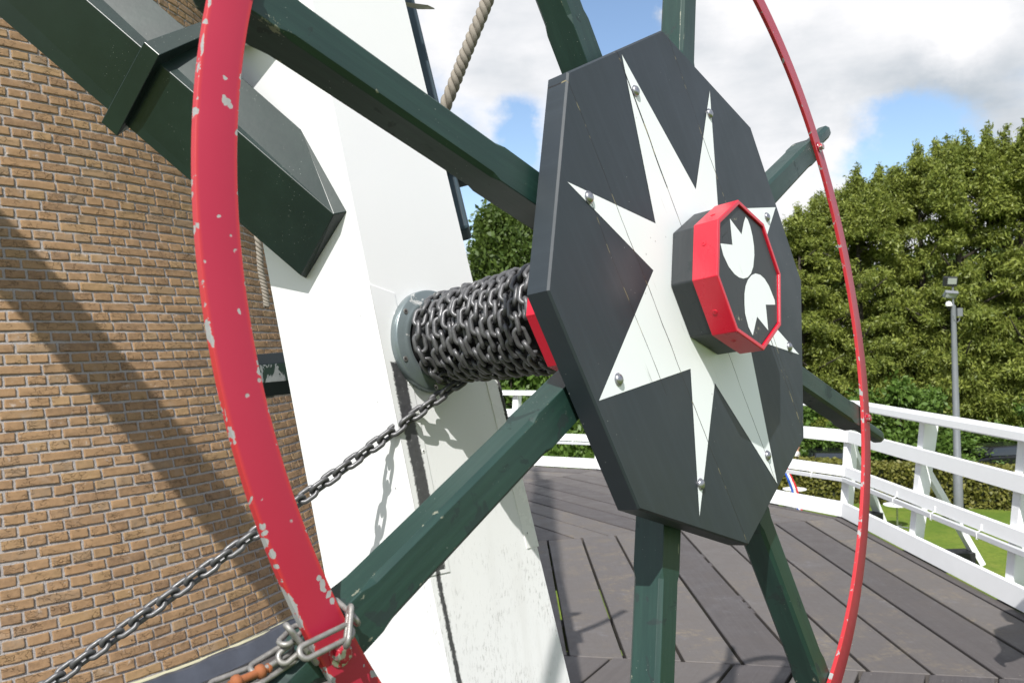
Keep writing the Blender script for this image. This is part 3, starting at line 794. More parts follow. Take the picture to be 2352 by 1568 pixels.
for T in TUL:
    vsn = [bm.verts.new(Lw(u * .98, v * .98, .0889)) for u, v in T]
    f = bm.faces.new(vsn); f.material_index = 1; f.normal_update()
    if f.normal.z < 0: f.normal_flip()
    r = bmesh.ops.triangulate(bm, faces=[f])
bm.to_mesh(cvs.data); bm.free()
rb = MB(); loft(rb, [octring(.1342, .045), octring(.1378, .0455), octring(.1378, .0915), octring(.1365, .0925), octring(.1295, .0925), octring(.1290, .0915), octring(.1290, .0875)], closed=False, cap0=False, cap1=False)
rbo = rb.build('hub_band', M_redc, wheel, bevel=.0012)
for k in range(8):
    am = A0 + PI / 8 + k * PI / 4; rr = .1378 * math.cos(PI / 8)
    d = Vector((math.cos(am), math.sin(am), 0)); tdir = Vector((-math.sin(am), math.cos(am), 0))
    c0 = Lw(rr * math.cos(am), rr * math.sin(am), .066) + tdir * (.012 if k % 2 else -.014)
    sc = MB(); sc.lathe([(.0052, 0), (.0048, .0012), (.002, .0014), (.0018, .0006)], c0, d, 14)
    sc.build('band_screw', M_redc, wheel, smooth=True, auto=40)
# rear hub block with red band, and the drum shaft
loft(MB(), [octring(.146, -.109), octring(.146, -.312)]).build('rear_hub_block', M_block, wheel, bevel=.003)
rr_ = MB(); loft(rr_, [octring(.1465, -.22), octring(.1495, -.2205), octring(.1495, -.3145), octring(.138, -.3155)], cap0=False, cap1=False)
rr_.build('rear_hub_band', M_redc, wheel, bevel=.001)
for k in range(8):
    am = A0 + PI / 8 + k * PI / 4; rr = .1495 * math.cos(PI / 8); d = Vector((math.cos(am), math.sin(am), 0))
    sc = MB(); sc.lathe([(.0062, 0), (.0056, .0014), (.002, .0016), (.0018, .0004)], Lw(rr * math.cos(am), rr * math.sin(am), -.27), d, 14)
    sc.build('band_screw', M_redc, wheel, smooth=True, auto=40)
dr = MB(); dr.lathe([(.078 * RM, -.33 * RM), (.078 * RM, -.80 * RM)], (0, 0, 0), (0, 0, 1), 48)
dr.build('drum_shaft', simple('worn dark drum iron', (.05, .05, .052), .45, .6, .3, 30, .3), wheel, auto=40)

# ------------------------------------------------------------------ chain round the drum
PITCH, WIRE, OW = .0340, .0061, .0385
def link_template(pitch=PITCH, wire=WIRE, ow=OW, ns=28, nw=9):
    L2 = pitch / 2 + wire - .0 - (ow / 2 - wire) + .0          # half straight length
    rc = ow / 2 - wire; L2 = max((pitch + 2 * wire) / 2 - rc - .0002, .001)
    path = []
    for i in range(ns // 2): a = -PI / 2 + PI * i / (ns // 2 - 1); path.append((L2 + rc * math.cos(a), rc * math.sin(a)))
    for i in range(ns // 2): a = PI / 2 + PI * i / (ns // 2 - 1); path.append((-L2 + rc * math.cos(a), rc * math.sin(a)))
    n = len(path); vs = []
    for i in range(n):
        a, b = path[i - 1], path[(i + 1) % n]; tx, ty = b[0] - a[0], b[1] - a[1]; l = math.hypot(tx, ty); nx, ny = ty / l, -tx / l
        sw = wire * (1.13 if abs(path[i][0]) < L2 * .3 and path[i][1] > 0 else 1.)
        for k in range(nw):
            q = 2 * PI * k / nw; vs.append((path[i][0] + nx * sw * math.cos(q), path[i][1] + ny * sw * math.cos(q), sw * math.sin(q)))
    fs = [(i * nw + k, i * nw + (k + 1) % nw, ((i + 1) % n) * nw + (k + 1) % nw, ((i + 1) % n) * nw + k) for i in range(n) for k in range(nw)]
    return np.array(vs), np.array(fs)
def frame(pos, t, side, roll):
    t = Vector(t).normalized(); side = Vector(side); side = (side - t * side.dot(t)).normalized(); up = t.cross(side)
    y = side * math.cos(roll) + up * math.sin(roll); z = t.cross(y)
    return Matrix(((t[0], y[0], z[0], pos[0]), (t[1], y[1], z[1], pos[1]), (t[2], y[2], z[2], pos[2]), (0, 0, 0, 1)))
# free run from the drum to the lower left
pA = PW(1088, 872, -.625); pB = PD(105, 1562, 1.80)
dloc = uvn(pB) - uvn(pA); ang_d = math.atan2(dloc.y, dloc.x)
ph0 = ang_d + PI / 2                                        # radius perpendicular to the run (bottom, far side)
rc0 = .099
start_n = -.655
T0 = WP(rc0 * math.cos(ph0), rc0 * math.sin(ph0), start_n)
dirF = (pB - T0).normalized()
mats = []
nfree = int((pB - T0).length / PITCH) + 16
for i in range(nfree):
    p = T0 + dirF * (PITCH * (i + .5))
    sag = .012 * math.sin(min(1, i / 60) * PI)
    mats.append((frame(p - Vector((0, 0, sag)), dirF, NN, math.radians(-38 if i % 2 else 52) + random.uniform(-.12, .12)), 1e9 - i))
# wound part: first back to the flange, then along to the wheel
ph = ph0; n_pos = start_n; i = 0
wpitch = .0285; phase = 0
seq = []
layer_end = -.345
ph = ph0; n_pos = start_n
# a short under-layer towards the flange
lead = 3.0 * 2 * PI
while n_pos > -.692:
    ph += PITCH / (rc0 * RM); n_pos -= wpitch * PITCH / (rc0 * RM) / (2 * PI); seq.append((ph, n_pos, rc0 - .002))
ph_end = ph
npz = start_n + .010
ph2 = ph0 + .6
k = 0
while npz < layer_end:
    rcc = .095 + .017 * max(0, min(1, (npz + .66) / .33))
    ph2 += PITCH / (rcc * RM); npz += wpitch * PITCH / (rcc * RM) / (2 * PI)
    seq.append((ph2, npz, rcc)); k += 1
camw = uvn(CAMP)
for idx, (p_, n_, r_c) in enumerate(seq):
    jr = random.uniform(-.0022, .0022)
    c = WP((r_c + jr) * math.cos(p_), (r_c + jr) * math.sin(p_), n_ + random.uniform(-.0018, .0018))
    tdir = -U * math.sin(p_) + V * math.cos(p_) + NN * (.05)
    view = (CAMP - c).normalized(); radv = U * math.cos(p_) + V * math.sin(p_)
    vis = radv.dot(view)
    mats.append((frame(c, tdir, NN, math.radians(-45 if idx % 2 else 45) + random.uniform(-.17, .17)), vis))
chain = empty('hoisting_chain', 'dark greased steel chain wound on the drum and running down to lower left', 'chain', loc=T0)
LV, LF_ = link_template()
base = np_mesh('chain_link', LV, LF_, M_chain, chain, True)
lme = base.data
mats.sort(key=lambda q: -q[1])
inv = Matrix.Translation(-T0)
rest_v, rest_f = [], []
for q, (m, _) in enumerate(mats):
    if q < 99:
        o = base if q == 0 else base.copy()
        if q: COL.objects.link(o); o.parent = chain
        o.matrix_local = inv @ m
    else:
        mm = np.array(inv @ m); rest_f.append(LF_ + len(rest_v) * len(LV)); rest_v.append(LV @ mm[:3, :3].T + mm[:3, 3])
o = np_mesh('wound_chain_links', np.concatenate(rest_v), np.concatenate(rest_f), M_chain, chain, True); tag(o, kind='stuff')

# ------------------------------------------------------------------ security chain round the rim, lower left
lc = empty('security_chain', 'thin galvanised long link chain looped round the red rim at lower left', 'chain', loc=PW(800, 1440, -.03))
def lock_link(pa, pb, wid, wire, roll, nm='long_link', mat=M_galv):
    c = (pa + pb) / 2; ln = (pb - pa).length
    v_, f_q = link_template(ln - 2 * wire, wire, wid, 32, 10)
    o = np_mesh(nm, v_, f_q, mat, lc, True)
    o.matrix_local = Matrix.Translation(-lc.location) @ frame(c, pb - pa, NN, roll)
    return o
q1 = lambda x, y: ((1100 + x * .2551) / 1.7415, (2331 + y * .2551) / 1.7415)
q2 = lambda x, y: ((700 + x * .2551) / 1.7415, (2431 + y * .2551) / 1.7415)
def pw(q, n): return PW(q[0], q[1], n)
lock_link(pw(q1(960, 300), -.062), pw(q1(1290, 600), -.022), .0235, .0035, .9)
lock_link(pw(q1(1180, 370), -.028), pw(q1(1125, 985), -.012), .0225, .0035, .55)
lock_link(pw(q1(395, 1120), -.024), pw(q1(1205, 720), -.024), .0225, .0035, 1.05)
lock_link(pw(q1(180, 660), -.045), pw(q1(640, 1240), -.045), .0225, .0035, .35)
lock_link(pw(q1(120, 960), -.06), pw(q1(420, 660), -.075), .0225, .0035, .3)
lock_link(pw(q2(1640, 830), -.062), pw(q2(1960, 560), -.058), .0215, .0035, 1.0)
lock_link(pw(q2(1200, 980), -.075), pw(q2(1810, 610), -.07), .0225, .0035, .5)
lock_link(pw(q2(1180, 1200), -.07), pw(q2(1930, 720), -.075), .0225, .0035, .25)
lock_link(pw(q2(560, 1240), -.085), pw(q2(1300, 960), -.08), .0225, .0035, .4)
pp = [pw(q2(1490, 925), -.068), pw(q2(1400, 965), -.068), pw(q2(1000, 1140), -.07), pw(q2(780, 1240), -.07)]
rp = MB(); ax_ = (pp[3] - pp[0]); d_ = ax_.normalized(); l_ = ax_.length
rp.lathe([(.0052, 0), (.0056, .003), (.0042, .004), (.0044, .007), (.0076, .009), (.0084, .0125), (.0076, .016), (.0048, .018), (.0044, .028), (.0048, .037), (.0076, .039), (.0084, .0425), (.0076, .046), (.0048, .048), (.0048, l_ * .9)], pp[0] - lc.location, d_, 20)
rp.build('rusty_pin', M_rust, lc, smooth=True, auto=50)

# ------------------------------------------------------------------ white tail pole
POST_N = -.74
pole = empty('tail_pole', 'thick white painted slanting tail pole that carries the chain drum', 'beam', mat=Matrix.Translation(Vector(CEN)) @ WMAT.to_3x3().to_4x4())
def ul(v): return .1552 - .191 * v
def ur(v): return -.2212 - .2506 * v
def dep(v): return .368 + .03 * v
vs_ = [-8.0, -2.6, -.9, -.4, 0, .5, 1.0, 1.62]
rings = []
for v in vs_:
    l, r, D = ul(v), ur(v), dep(v); b_ = .004
    rings.append([Lw(l - b_, v, POST_N), Lw(l, v, POST_N - b_), Lw(l, v, POST_N - D), Lw(r, v, POST_N - D), Lw(r, v, POST_N - b_), Lw(r + b_, v, POST_N)])
loft(MB(), rings).build('pole_timber', M_post, pole)
# horizontal white member let into the left face, high up
LFN = (Vector((.198, 1, 0)).cross(Vector((0, 0, 1)))).normalized()
def on_left(v, n, out=0.0): return Lw(ul(v) + out, v, n)
CMW = []
def _lp(px, py):
    n_w = (U * 1.0 + V * .191).normalized(); p0 = WP(ul(0), 0, POST_N); r = ray(px, py)
    return CAMP + r * ((p0 - CAMP).dot(n_w) / r.dot(n_w)), n_w
quad_px = [(660, 8), (586, 106), (556, 108), (540, -60), (640, -60)]
wv = [_lp(*q)[0] for q in quad_px]; nw_ = _lp(584, 108)[1]; iw = pole.matrix_world.inverted()
wm = MB(); wm.prism([iw @ (p - nw_ * .01) for p in wv], (iw.to_3x3() @ nw_) * .075)
wm.build('cross_member', M_post, pole, bevel=.004)
# sheet metal corner covers and screws
def screw(p, d, parent, r=.0055, mat=M_sheet):
    s = MB(); s.lathe([(r, 0), (r * .95, .0008), (r * .45, .0010), (r * .4, .0003)], p, d, 14)
    s.box(Vector(p) + Vector(d).normalized() * .0011, r * .9, r * .22, .0004, Matrix.Identity(3), 1); s.box(Vector(p) + Vector(d).normalized() * .0014, r * .22, r * .9, .0004, Matrix.Identity(3), 1)
    s.build('screw', [mat, M_black], parent, smooth=False, auto=40)
cvp = MB(); v0, v1 = -.115, .545; t_ = .0022
for (va, vb) in ((v0, v1),):
    cvp.hexa([Lw(ul(va) + t_, va - .01, POST_N + t_), Lw(ul(va) - .075, va + .004, POST_N + t_), Lw(ul(va) - .075, va + .004, POST_N - .001), Lw(ul(va) + t_, va - .01, POST_N - .001),
              Lw(ul(vb) + t_, vb, POST_N + t_), Lw(ul(vb) - .070, vb, POST_N + t_), Lw(ul(vb) - .070, vb, POST_N - .001), Lw(ul(vb) + t_, vb, POST_N - .001)])
    cvp.hexa([Lw(ul(va) + t_, va - .01, POST_N + t_), Lw(ul(va) - .001, va - .01, POST_N + t_), Lw(ul(va) - .001, va + .016, POST_N - .062), Lw(ul(va) + t_, va + .016, POST_N - .062),
              Lw(ul(vb) + t_, vb, POST_N + t_), Lw(ul(vb) - .001, vb, POST_N + t_), Lw(ul(vb) - .001, vb, POST_N - .062), Lw(ul(vb) + t_, vb, POST_N - .062)])
cvp.build('corner_cover', M_cover, pole, bevel=.0012)
for v in (-.06, .10, .26, .42): screw(Lw(ul(v) - .062, v, POST_N + t_ + .0001), (0, 0, 1), pole)
for v in (-.06, .14, .34, .5): screw(Lw(ul(v) + t_ + .0001, v, POST_N - .045), (1, .2, 0), pole)
cv2 = MB()
for va, vb in ((.02, .53),):
    cv2.hexa([Lw(ur(va) - t_, va, POST_N + t_), Lw(ur(va) + .050, va, POST_N + t_), Lw(ur(va) + .050, va, POST_N - .001), Lw(ur(va) - t_, va, POST_N - .001),
              Lw(ur(vb) - t_, vb, POST_N + t_), Lw(ur(vb) + .047, vb, POST_N + t_), Lw(ur(vb) + .047, vb, POST_N - .001), Lw(ur(vb) - t_, vb, POST_N - .001)])
cv2.build('corner_cover', M_sheet, pole, bevel=.0012)
for v in (.07, .30, .49): screw(Lw(ur(v) + .034, v, POST_N + t_ + .0001), (0, 0, 1), pole)
# worn black rubber strips on the corners
def strip(side, va, vb, wd, nm, inset=0.0):
    n = 170; rg = []
    for i in range(n + 1):
        v = va + (vb - va) * i / n; x0 = (ul(v) - inset) if side > 0 else (ur(v) + inset)
        sg = -1 if side > 0 else 1
        e1, e2 = random.uniform(-.003, .003), random.uniform(-.004, .004)
        if i == 0: e1 += .008; e2 -= .010
        tt = .0022
        sec = [(x0 + e1 * .6, POST_N + .0016), (x0 + e1 * .6 + sg * .002, POST_N + tt + .0012), (x0 + sg * wd * .5, POST_N + tt + .0022), (x0 + sg * wd + e2 * .6 - sg * .002, POST_N + tt + .0012), (x0 + sg * wd + e2 * .6, POST_N + .0016)]
        rg.append([Lw(a, v + random.uniform(-.0015, .0015), b) for a, b in sec])
    loft(MB(), rg).build(nm, M_rubber, pole, auto=40)
strip(-1, -.02, .26, .012, 'rubber_strip', -.004)
# flange where the drum enters
fg = MB()
fg.lathe([(.092, -.001), (.137, -.001), (.139, .002), (.139, .022), (.135, .026), (.118, .027), (.112, .032), (.105, .034), (.099, .033), (.094, .020)], (0, 0, POST_N * RM), (0, 0, 1), 72, closed=True)
for vv in fg.v: vv.y *= 1.0
fg.build('drum_flange', M_zinc, pole, smooth=True, auto=50)
for k in range(6):
    a = math.radians(25 + 60 * k); screw(Vector((.126 * math.cos(a), .126 * math.sin(a), POST_N * RM + .0275)), (0, 0, 1), pole, .0075, M_galv)
pit = MB(); pit.lathe([(.094, .004), (.094, .0045)], (0, 0, POST_N * RM), (0, 0, 1), 48); pit.build('bearing', M_black, pole)

# ------------------------------------------------------------------ green brace timbers
def left_plane(px, py, push=0.0):
    n_w = (U * 1.0 + V * .191).normalized(); p0 = WP(ul(0) , 0, POST_N) - n_w * push; r = ray(px, py)
    return CAMP + r * ((p0 - CAMP).dot(n_w) / r.dot(n_w))
E_m = left_plane(797, 486); E_t = left_plane(690, 296); E_b = left_plane(703, 640)
def line_pt(px, py, d): return PD(px, py, d)
dm = (E_m - CAMP).dot(f_); dt = (E_t - CAMP).dot(f_); db_ = (E_b - CAMP).dot(f_)
K = 1.07
o_m = PD(-440, -570 + 0, dm * K); 
dirb = (o_m - E_m)
def far_pt(px1, py1, px2, py2, dd, L_):   # extend a pixel line beyond the frame
    tt = (px1 - L_) / (px1 - px2); return PD(L_, py1 + (py2 - py1) * tt, dd)
Fm = far_pt(766, 492, 207, 0, dm * K, -500); Ft = far_pt(680, 287, 352, 0, dt * K, -355); Fb = far_pt(690, 632, 0, 38, db_ * K, -640)
E4 = E_t + E_b - E_m; F4 = Ft + Fb - Fm
brace = empty('brace_beam', 'massive dark green brace beam with collar, crossing the brick wall to the white pole', 'beam', loc=E_m)
ov = brace.location
bb = MB(); bevd = .012
def ring_at(t): return [E_m.lerp(Fm, t), E_t.lerp(Ft, t), E4.lerp(F4, t), E_b.lerp(Fb, t)]
cut = [PD(766, 492, dm * .995), E_t, E4.lerp(F4, .02), PD(690, 633, db_ * .985)]
bb.hexa([p - ov for p in [E_m, E_t, E4, E_b] + cut]); n8 = len(bb.v)
far_ = ring_at(2.6)
bb.add([p - ov for p in cut + far_], [(4, 5, 6, 7), (0, 1, 5, 4), (1, 2, 6, 5), (2, 3, 7, 6), (3, 0, 4, 7)])
bb.build('timber', M_beam, brace, bevel=.002)
# collar board round the beam, set at a slant
def on_edge(k, px):       # point of edge k at a pixel column
    a, b = cut[k], far_[k]; lo, hi = 0., 1.
    for _ in range(40):
        m = (lo + hi) / 2; p = a.lerp(b, m) - CAMP; x = 1176 + F * p.dot(r_) / p.dot(f_)
        if x > px: lo = m
        else: hi = m
    return lo
tm_, tt_, tb_ = on_edge(0, 346), on_edge(1, 447), on_edge(3, 268)
ts = [tm_, tt_, tb_ + tt_ - tm_, tb_]
def cring(off, grow):
    ps = [cut[k].lerp(far_[k], ts[k] + off) for k in range(4)]; c = sum(ps, Vector()) / 4
    return [p + (p - c).normalized() * grow - ov for p in ps]
m = MB(); m.hexa(cring(-.006, .040) + cring(.004, .040)); m.build('collar', M_beam, brace, bevel=.002)
# the mirrored brace seen past the far edge of the pole
br2 = empty('brace_beam', 'slim blue green brace timber seen behind the right edge of the white pole', 'beam', loc=PD(1075, 550, 3.0))
ov2 = br2.location
b2 = MB()
pl = PD(1050, 545, 3.0); pu = pl + (PD(884, -150, 3.30) - pl) * 5.5
b2.beam(pl - ov2, pu - ov2, .10, .12, up=-f_)
M_blue = simple('matt blue green paint', (.022, .045, .060), .6, 0, .2, 8, .15)
b2.build('timber', M_blue, br2, bevel=.012)
b3 = MB(); cpt = pl.lerp(pu, .031); b3.beam(cpt - ov2, pl.lerp(pu, .035) - ov2, .17, .17, up=-f_); b3.build('collar', M_blue, br2, bevel=.002)
b4 = MB(); a4 = PD(950, 12, 3.0); b4.prism([a4 - ov2 + r_ * -.03 + d_ * .10, a4 - ov2 + r_ * .05 + d_ * -.0, a4 - ov2 + r_ * .03 - d_ * .06, a4 - ov2 - r_ * .03 - d_ * .06], f_ * .01)
b4.build('bracket_plate', simple('pale grey bracket', (.5, .52, .46), .5, .2, .1, 9, .1), br2)

# weathered roller behind the pole
rol = MB(); ra_, rb2 = PD(500, 873, 3.05), PD(800, 846, 3.25); dd_ = (rb2 - ra_)
rol.lathe([(.060, 0), (.085, .006), (.085, dd_.length - .006), (.060, dd_.length)], (0, 0, 0), dd_, 8, ph=.3)
ro = rol.build('weathered_roller', [M_peel, M_beam], None, bevel=.004); ro.location = ra_
for p in ro.data.polygons:
    q = ro.data.vertices[p.vertices[0]].co
    if p.index % 2: p.material_index = 1
tag(ro, 'weathered octagonal green roller with peeling white patches behind the pole, by the brick wall', 'roller')

# ------------------------------------------------------------------ ropes
def rope(name, pts, rad, turns, label, seg=220, strands=3):
    pts = [Vector(p) for p in pts]; org = pts[0].copy(); mb = MB()
    def at_(t):
        x = t * (len(pts) - 1); i = min(int(x), len(pts) - 2); u_ = x - i
        p0, p1, p2, p3 = pts[max(i - 1, 0)], pts[i], pts[i + 1], pts[min(i + 2, len(pts) - 1)]
        return .5 * ((2 * p1) + (-p0 + p2) * u_ + (2 * p0 - 5 * p1 + 4 * p2 - p3) * u_ ** 2 + (-p0 + 3 * p1 - 3 * p2 + p3) * u_ ** 3)
    for s in range(strands):
        path = []; ref = None
        for i in range(seg + 1):
            t = i / seg; p = at_(t); d = (at_(min(1, t + .01)) - at_(max(0, t - .01))).normalized()
            if ref is None: ref = d.orthogonal().normalized()
            ref = (ref - d * ref.dot(d)).normalized(); b = d.cross(ref); a = -2 * PI * (turns * t + s / strands)
            path.append(p - org + (ref * math.cos(a) + b * math.sin(a)) * rad * .56)
        mb.tube(path, rad * .50, 10)
    o = mb.build(name, M_rope, None, smooth=True); o.location = org
    return tag(o, label, 'rope')
rope('hanging_rope', [PD(1150, -90, 2.95), PD(1120, 0, 2.95), PD(1075, 110, 2.95), PD(1034, 215, 2.97), PD(975, 360, 3.0), PD(940, 460, 3.02)], .0225, 10, 'thick twisted beige rope hanging against the sky beside the white pole')
rope('rope_end', [PD(560, 430, 3.6), PD(583, 500, 3.6), PD(595, 570, 3.6), PD(599, 620, 3.6), PD(608, 665, 3.6), PD(613, 704, 3.6)], .0135, 9, 'thin frayed rope end dangling beneath the green beam beside the red rim', 140)

# ------------------------------------------------------------------ gallery railing
def rail_section(a, b, label, nposts, hs=1.0, skip_first=False):
    e = (b - a).normalized(); mid = (a + b) / 2; out_ = -(TC - mid).normalized(); LEAN = .12
    root = empty('gallery_railing', label, 'railing', loc=a, group='white timber railing sections round the gallery')
    def P_(s, z, o=0.0): return e * s + out_ * (LEAN * z + o) + Vector((0, 0, z))
    ln = (b - a).length
    def ext(z, o=0): return math.tan(math.radians(15)) * (LEAN * z + o)
    def board(nm, z0, z1, th=.032, o=0., mat=M_rail, bev=.003):
        m = MB(); q = []
        for s_end, sg in ((0, -1), (ln, 1)):
            q += [P_(s_end + sg * ext(z0, o), z0, o), P_(s_end + sg * ext(z0, o + th), z0, o + th), P_(s_end + sg * ext(z1, o + th), z1, o + th), P_(s_end + sg * ext(z1, o), z1, o)]
        m.hexa(q); m.build(nm, mat, root, bevel=bev)
    board('handrail', 1.018 * hs, 1.085 * hs, .13, -.035, bev=.010)
    board('rail', .70 * hs, .812 * hs); board('rail', .385 * hs, .478 * hs); board('rail', .012 * hs, .148 * hs)
    board('cable_tray', .338 * hs, .374 * hs, .03, -.022, M_conduit)
    for s in np.arange(.35, ln, .62):
        c1 = MB(); c1.tube([P_(s, .330 * hs, -.016), P_(s, .335 * hs, -.030), P_(s, .380 * hs, -.030), P_(s, .392 * hs, -.002), P_(s, .43 * hs, -.002)], .0045, 6); c1.build('conduit_clip', M_rail, root, smooth=True)
    for k_ in range(nposts):
        s = ln * k_ / 3.0
        if k_ == 0 and skip_first: continue
        m = MB(); hw = .045
        m.hexa([P_(s - hw, -.16, .034), P_(s + hw, -.16, .034), P_(s + hw, -.16, .105), P_(s - hw, -.16, .105),
                P_(s - hw, 1.018 * hs, .034), P_(s + hw, 1.018 * hs, .034), P_(s + hw, 1.018 * hs, .150), P_(s - hw, 1.018 * hs, .150)])
        m.build('post', M_rail, root, bevel=.008)
        m = MB(); m.beam(P_(s, .66, .09), P_(s, -.11, .60), .045, .085, up=e); m.build('brace', M_rail, root, bevel=.003)
        m = MB(); m.beam(P_(s, -.075, .02) + Vector((0, 0, 0)), P_(s, -.075, .52), .15, .15); m.build('outrigger', M_black, root, bevel=.004)
    return root
vB, vA, v45, v75 = VTX[3], VTX[4], VTX[5], VTX[6]
rail_section(vB, vA, 'white timber railing section along the straight right hand edge of the deck', 3)
rail_section(vA, v45, 'white timber railing section turning away beyond the wheel, past the right hand corner', 3)
rail_section(v45, v75, 'farthest white timber railing section, across the back of the deck behind the white pole', 4, .955)

# ------------------------------------------------------------------ lamp post
zb = 27.0
lpz = PZ(2203, 1212, GZ)
lamp = empty('lamp_post', 'grey steel lamp post with floodlights and white dome camera in front of the trees', 'lamp post', loc=lpz)
ztop = 1.7 + (753 - 690) / F * lpz.y
m = MB(); m.lathe([(.145, 0), (.14, 2.2), (.115, 2.25), (.075, ztop - GZ), (.03, ztop - GZ + .02)], (0, 0, 0), (0, 0, 1), 20); m.build('pole', M_pole, lamp, auto=40)
zt = ztop - GZ; px_m = lpz.y / F
m = MB(); m.lathe([(.03, zt), (.03, zt + .75)], (0, 0, 0), (0, 0, 1), 10); m.build('top_tube', M_pole, lamp)
m = MB(); Rt = Matrix.Rotation(math.radians(14), 3, 'X') @ Matrix.Rotation(math.radians(-12), 3, 'Z')
m.box((-.08, 0, zt + .78), .40, .16, .30, Rt, 0); m.box(Vector((-.08, 0, zt + .78)) + Rt @ Vector((.04, -.082, .02)), .27, .012, .20, Rt, 1); m.build('floodlight', [M_black, M_lampg], lamp, bevel=.008)
m = MB(); Rt = Matrix.Rotation(math.radians(50), 3, 'X') @ Matrix.Rotation(math.radians(-8), 3, 'Z')
m.box((-.10, -.05, zt + .36), .40, .12, .24, Rt, 0); m.box(Vector((-.10, -.05, zt + .36)) + Rt @ Vector((0, -.062, 0)), .33, .01, .17, Rt, 1); m.build('floodlight', [M_pole, M_lampg], lamp, bevel=.008)
m = MB(); m.lathe([(.09, 0), (.10, .05), (.085, .11), (.045, .15), (.01, .16)], (-.16, -.03, zt - .02), (0, 0, 1), 18); m.lathe([(.01, -.12), (.055, -.08), (.07, 0)], (-.16, -.03, zt - .02), (0, 0, 1), 18, mi=1); m.tube([(-.15, 0, zt + .05), (0, 0, zt + .0)], .02, 8); m.build('dome_camera', [M_w, M_black], lamp, auto=50)
m = MB(); m.box((.19, 0, zt - .22), .17, .12, .27); m.tube([(.19, -.02, zt - .35), (.17, -.03, zt - .48), (.07, -.07, zt - .55), (-.03, -.09, zt - .46), (-.05, -.08, zt - .3)], .012, 6); m.build('junction_box', M_pole, lamp, bevel=.01)

# ------------------------------------------------------------------ vegetation
def leaf_cloud(centres, radii, n_per, size, aspect=1.6, droop=0., clump=7, up=None, spread=None, thin=.25):
    """centres (k,3), radii (k,3); sprigs of small leaves near each lobe's surface"""
    Vs, Rs = [], []
    for c, r, n in zip(centres, radii, n_per):
        d = rng.normal(size=(n, 3)); d /= np.linalg.norm(d, axis=1)[:, None]
        rad = rng.random(n) ** thin
        p = c + d * r * rad[:, None]
        shade = rng.random(n)
        axis = d + rng.normal(0, .45, (n, 3)); axis[:, 2] -= droop; axis /= np.linalg.norm(axis, axis=1)[:, None]
        for q in range(clump):
            off = rng.normal(0, 1, (n, 3)) * size * (.9 if spread is None else spread) + axis * ((q - clump / 2) * size * .6)[None] if False else rng.normal(0, 1, (n, 3)) * size * (.9 if spread is None else spread) + axis * ((q - clump / 2) * size * .6)
            cc = p + off
            a = axis + rng.normal(0, .55, (n, 3)); a /= np.linalg.norm(a, axis=1)[:, None]
            b = np.cross(a, rng.normal(size=(n, 3))); b /= np.linalg.norm(b, axis=1)[:, None]
            sz = size * (.45 + 1.1 * rng.random(n) ** 1.5)[:, None]
            A_, B_ = a * sz * aspect * .5, b * sz * .5
            quad_ = np.stack([cc - A_, cc + B_ * .8, cc + A_, cc - B_ * .8], axis=1)
            Vs.append(quad_.reshape(-1, 3)); Rs.append(np.repeat(np.clip(shade + rng.normal(0, .15, n), 0, 1), 4))
    V_ = np.concatenate(Vs); return V_, np.arange(len(V_)).reshape(-1, 4), np.concatenate(Rs)
def trunk_mesh(h, r, parent, limbs=9, lean=.3, crown=.5):
    m = MB(); m.tube([(0, 0, -.2), (r * .3, 0, h * .3), (-r * .2, r * .3, h * .6), (r * .2, 0, h * .96)], [r, r * .8, r * .5, r * .08], 9)
    for i in range(limbs):
        z0 = h * (.25 + .6 * i / limbs); a = i * 2.4 + random.random(); l = h * crown * .5 * (1 - .6 * i / limbs)
        m.tube([(0, 0, z0), (math.cos(a) * l * .5, math.sin(a) * l * .5, z0 + l * .25), (math.cos(a) * l, math.sin(a) * l, z0 + l * .45)], [r * .32, r * .2, r * .05], 6)
    return m.build('trunk', M_bark, parent, smooth=True)
def spire_tree(h, wdt, seed, label, group, mat=M_leafA, name='conifer_tree'):
    """tall feathery tree: a main spire with many side plumes whose tips break the outline"""
    global rng; rng = np.random.default_rng(seed); random.seed(seed)
    root = empty(name, label, 'tree', group=group)
    trunk_mesh(h * .97, .30, root, 10)
    cs, rs, ns = [], [], []
    nl = 15
    for i in range(nl):
        f = i / (nl - 1); z = h * (.13 + .78 * f); R_ = wdt * (1.02 - f ** 2.4 * .62) * random.uniform(.75, 1.15)
        k = max(3, int(8 * (1 - f * .6)))
        for j in range(k):
            a = 2 * PI * (j + random.random() * .7) / k; rr = R_ * random.uniform(.55, .85)
            cs.append((rr * math.cos(a), rr * math.sin(a), z + random.uniform(-.4, .4))); s = random.uniform(.55, .95) * (1.15 - .5 * f)
            rs.append((s * 1.0, s * 1.0, s * random.uniform(.38, .62))); ns.append(int(95 * s * s + 25))
    # upright leader tips
    for j in range(15):
        a = random.uniform(0, 2 * PI); rr = wdt * random.uniform(0, .8); hz = h * (1.0 - (rr / wdt) ** 1.8 * .22) + random.uniform(-.9, .3)
        for q in range(7):
            s = .07 + .075 * q; cs.append((rr * math.cos(a) + random.uniform(-.08, .08), rr * math.sin(a) + random.uniform(-.08, .08), hz - q * .27)); rs.append((s, s, .20)); ns.append(8 + 7 * q)
    v, q, r = leaf_cloud(np.array(cs), np.array(rs), [int(q_ * 1.35) for q_ in ns], .082, 2.4, .35, 6, spread=1.0)
    np_mesh('crown', v, q, mat, root, False, r)
    return root
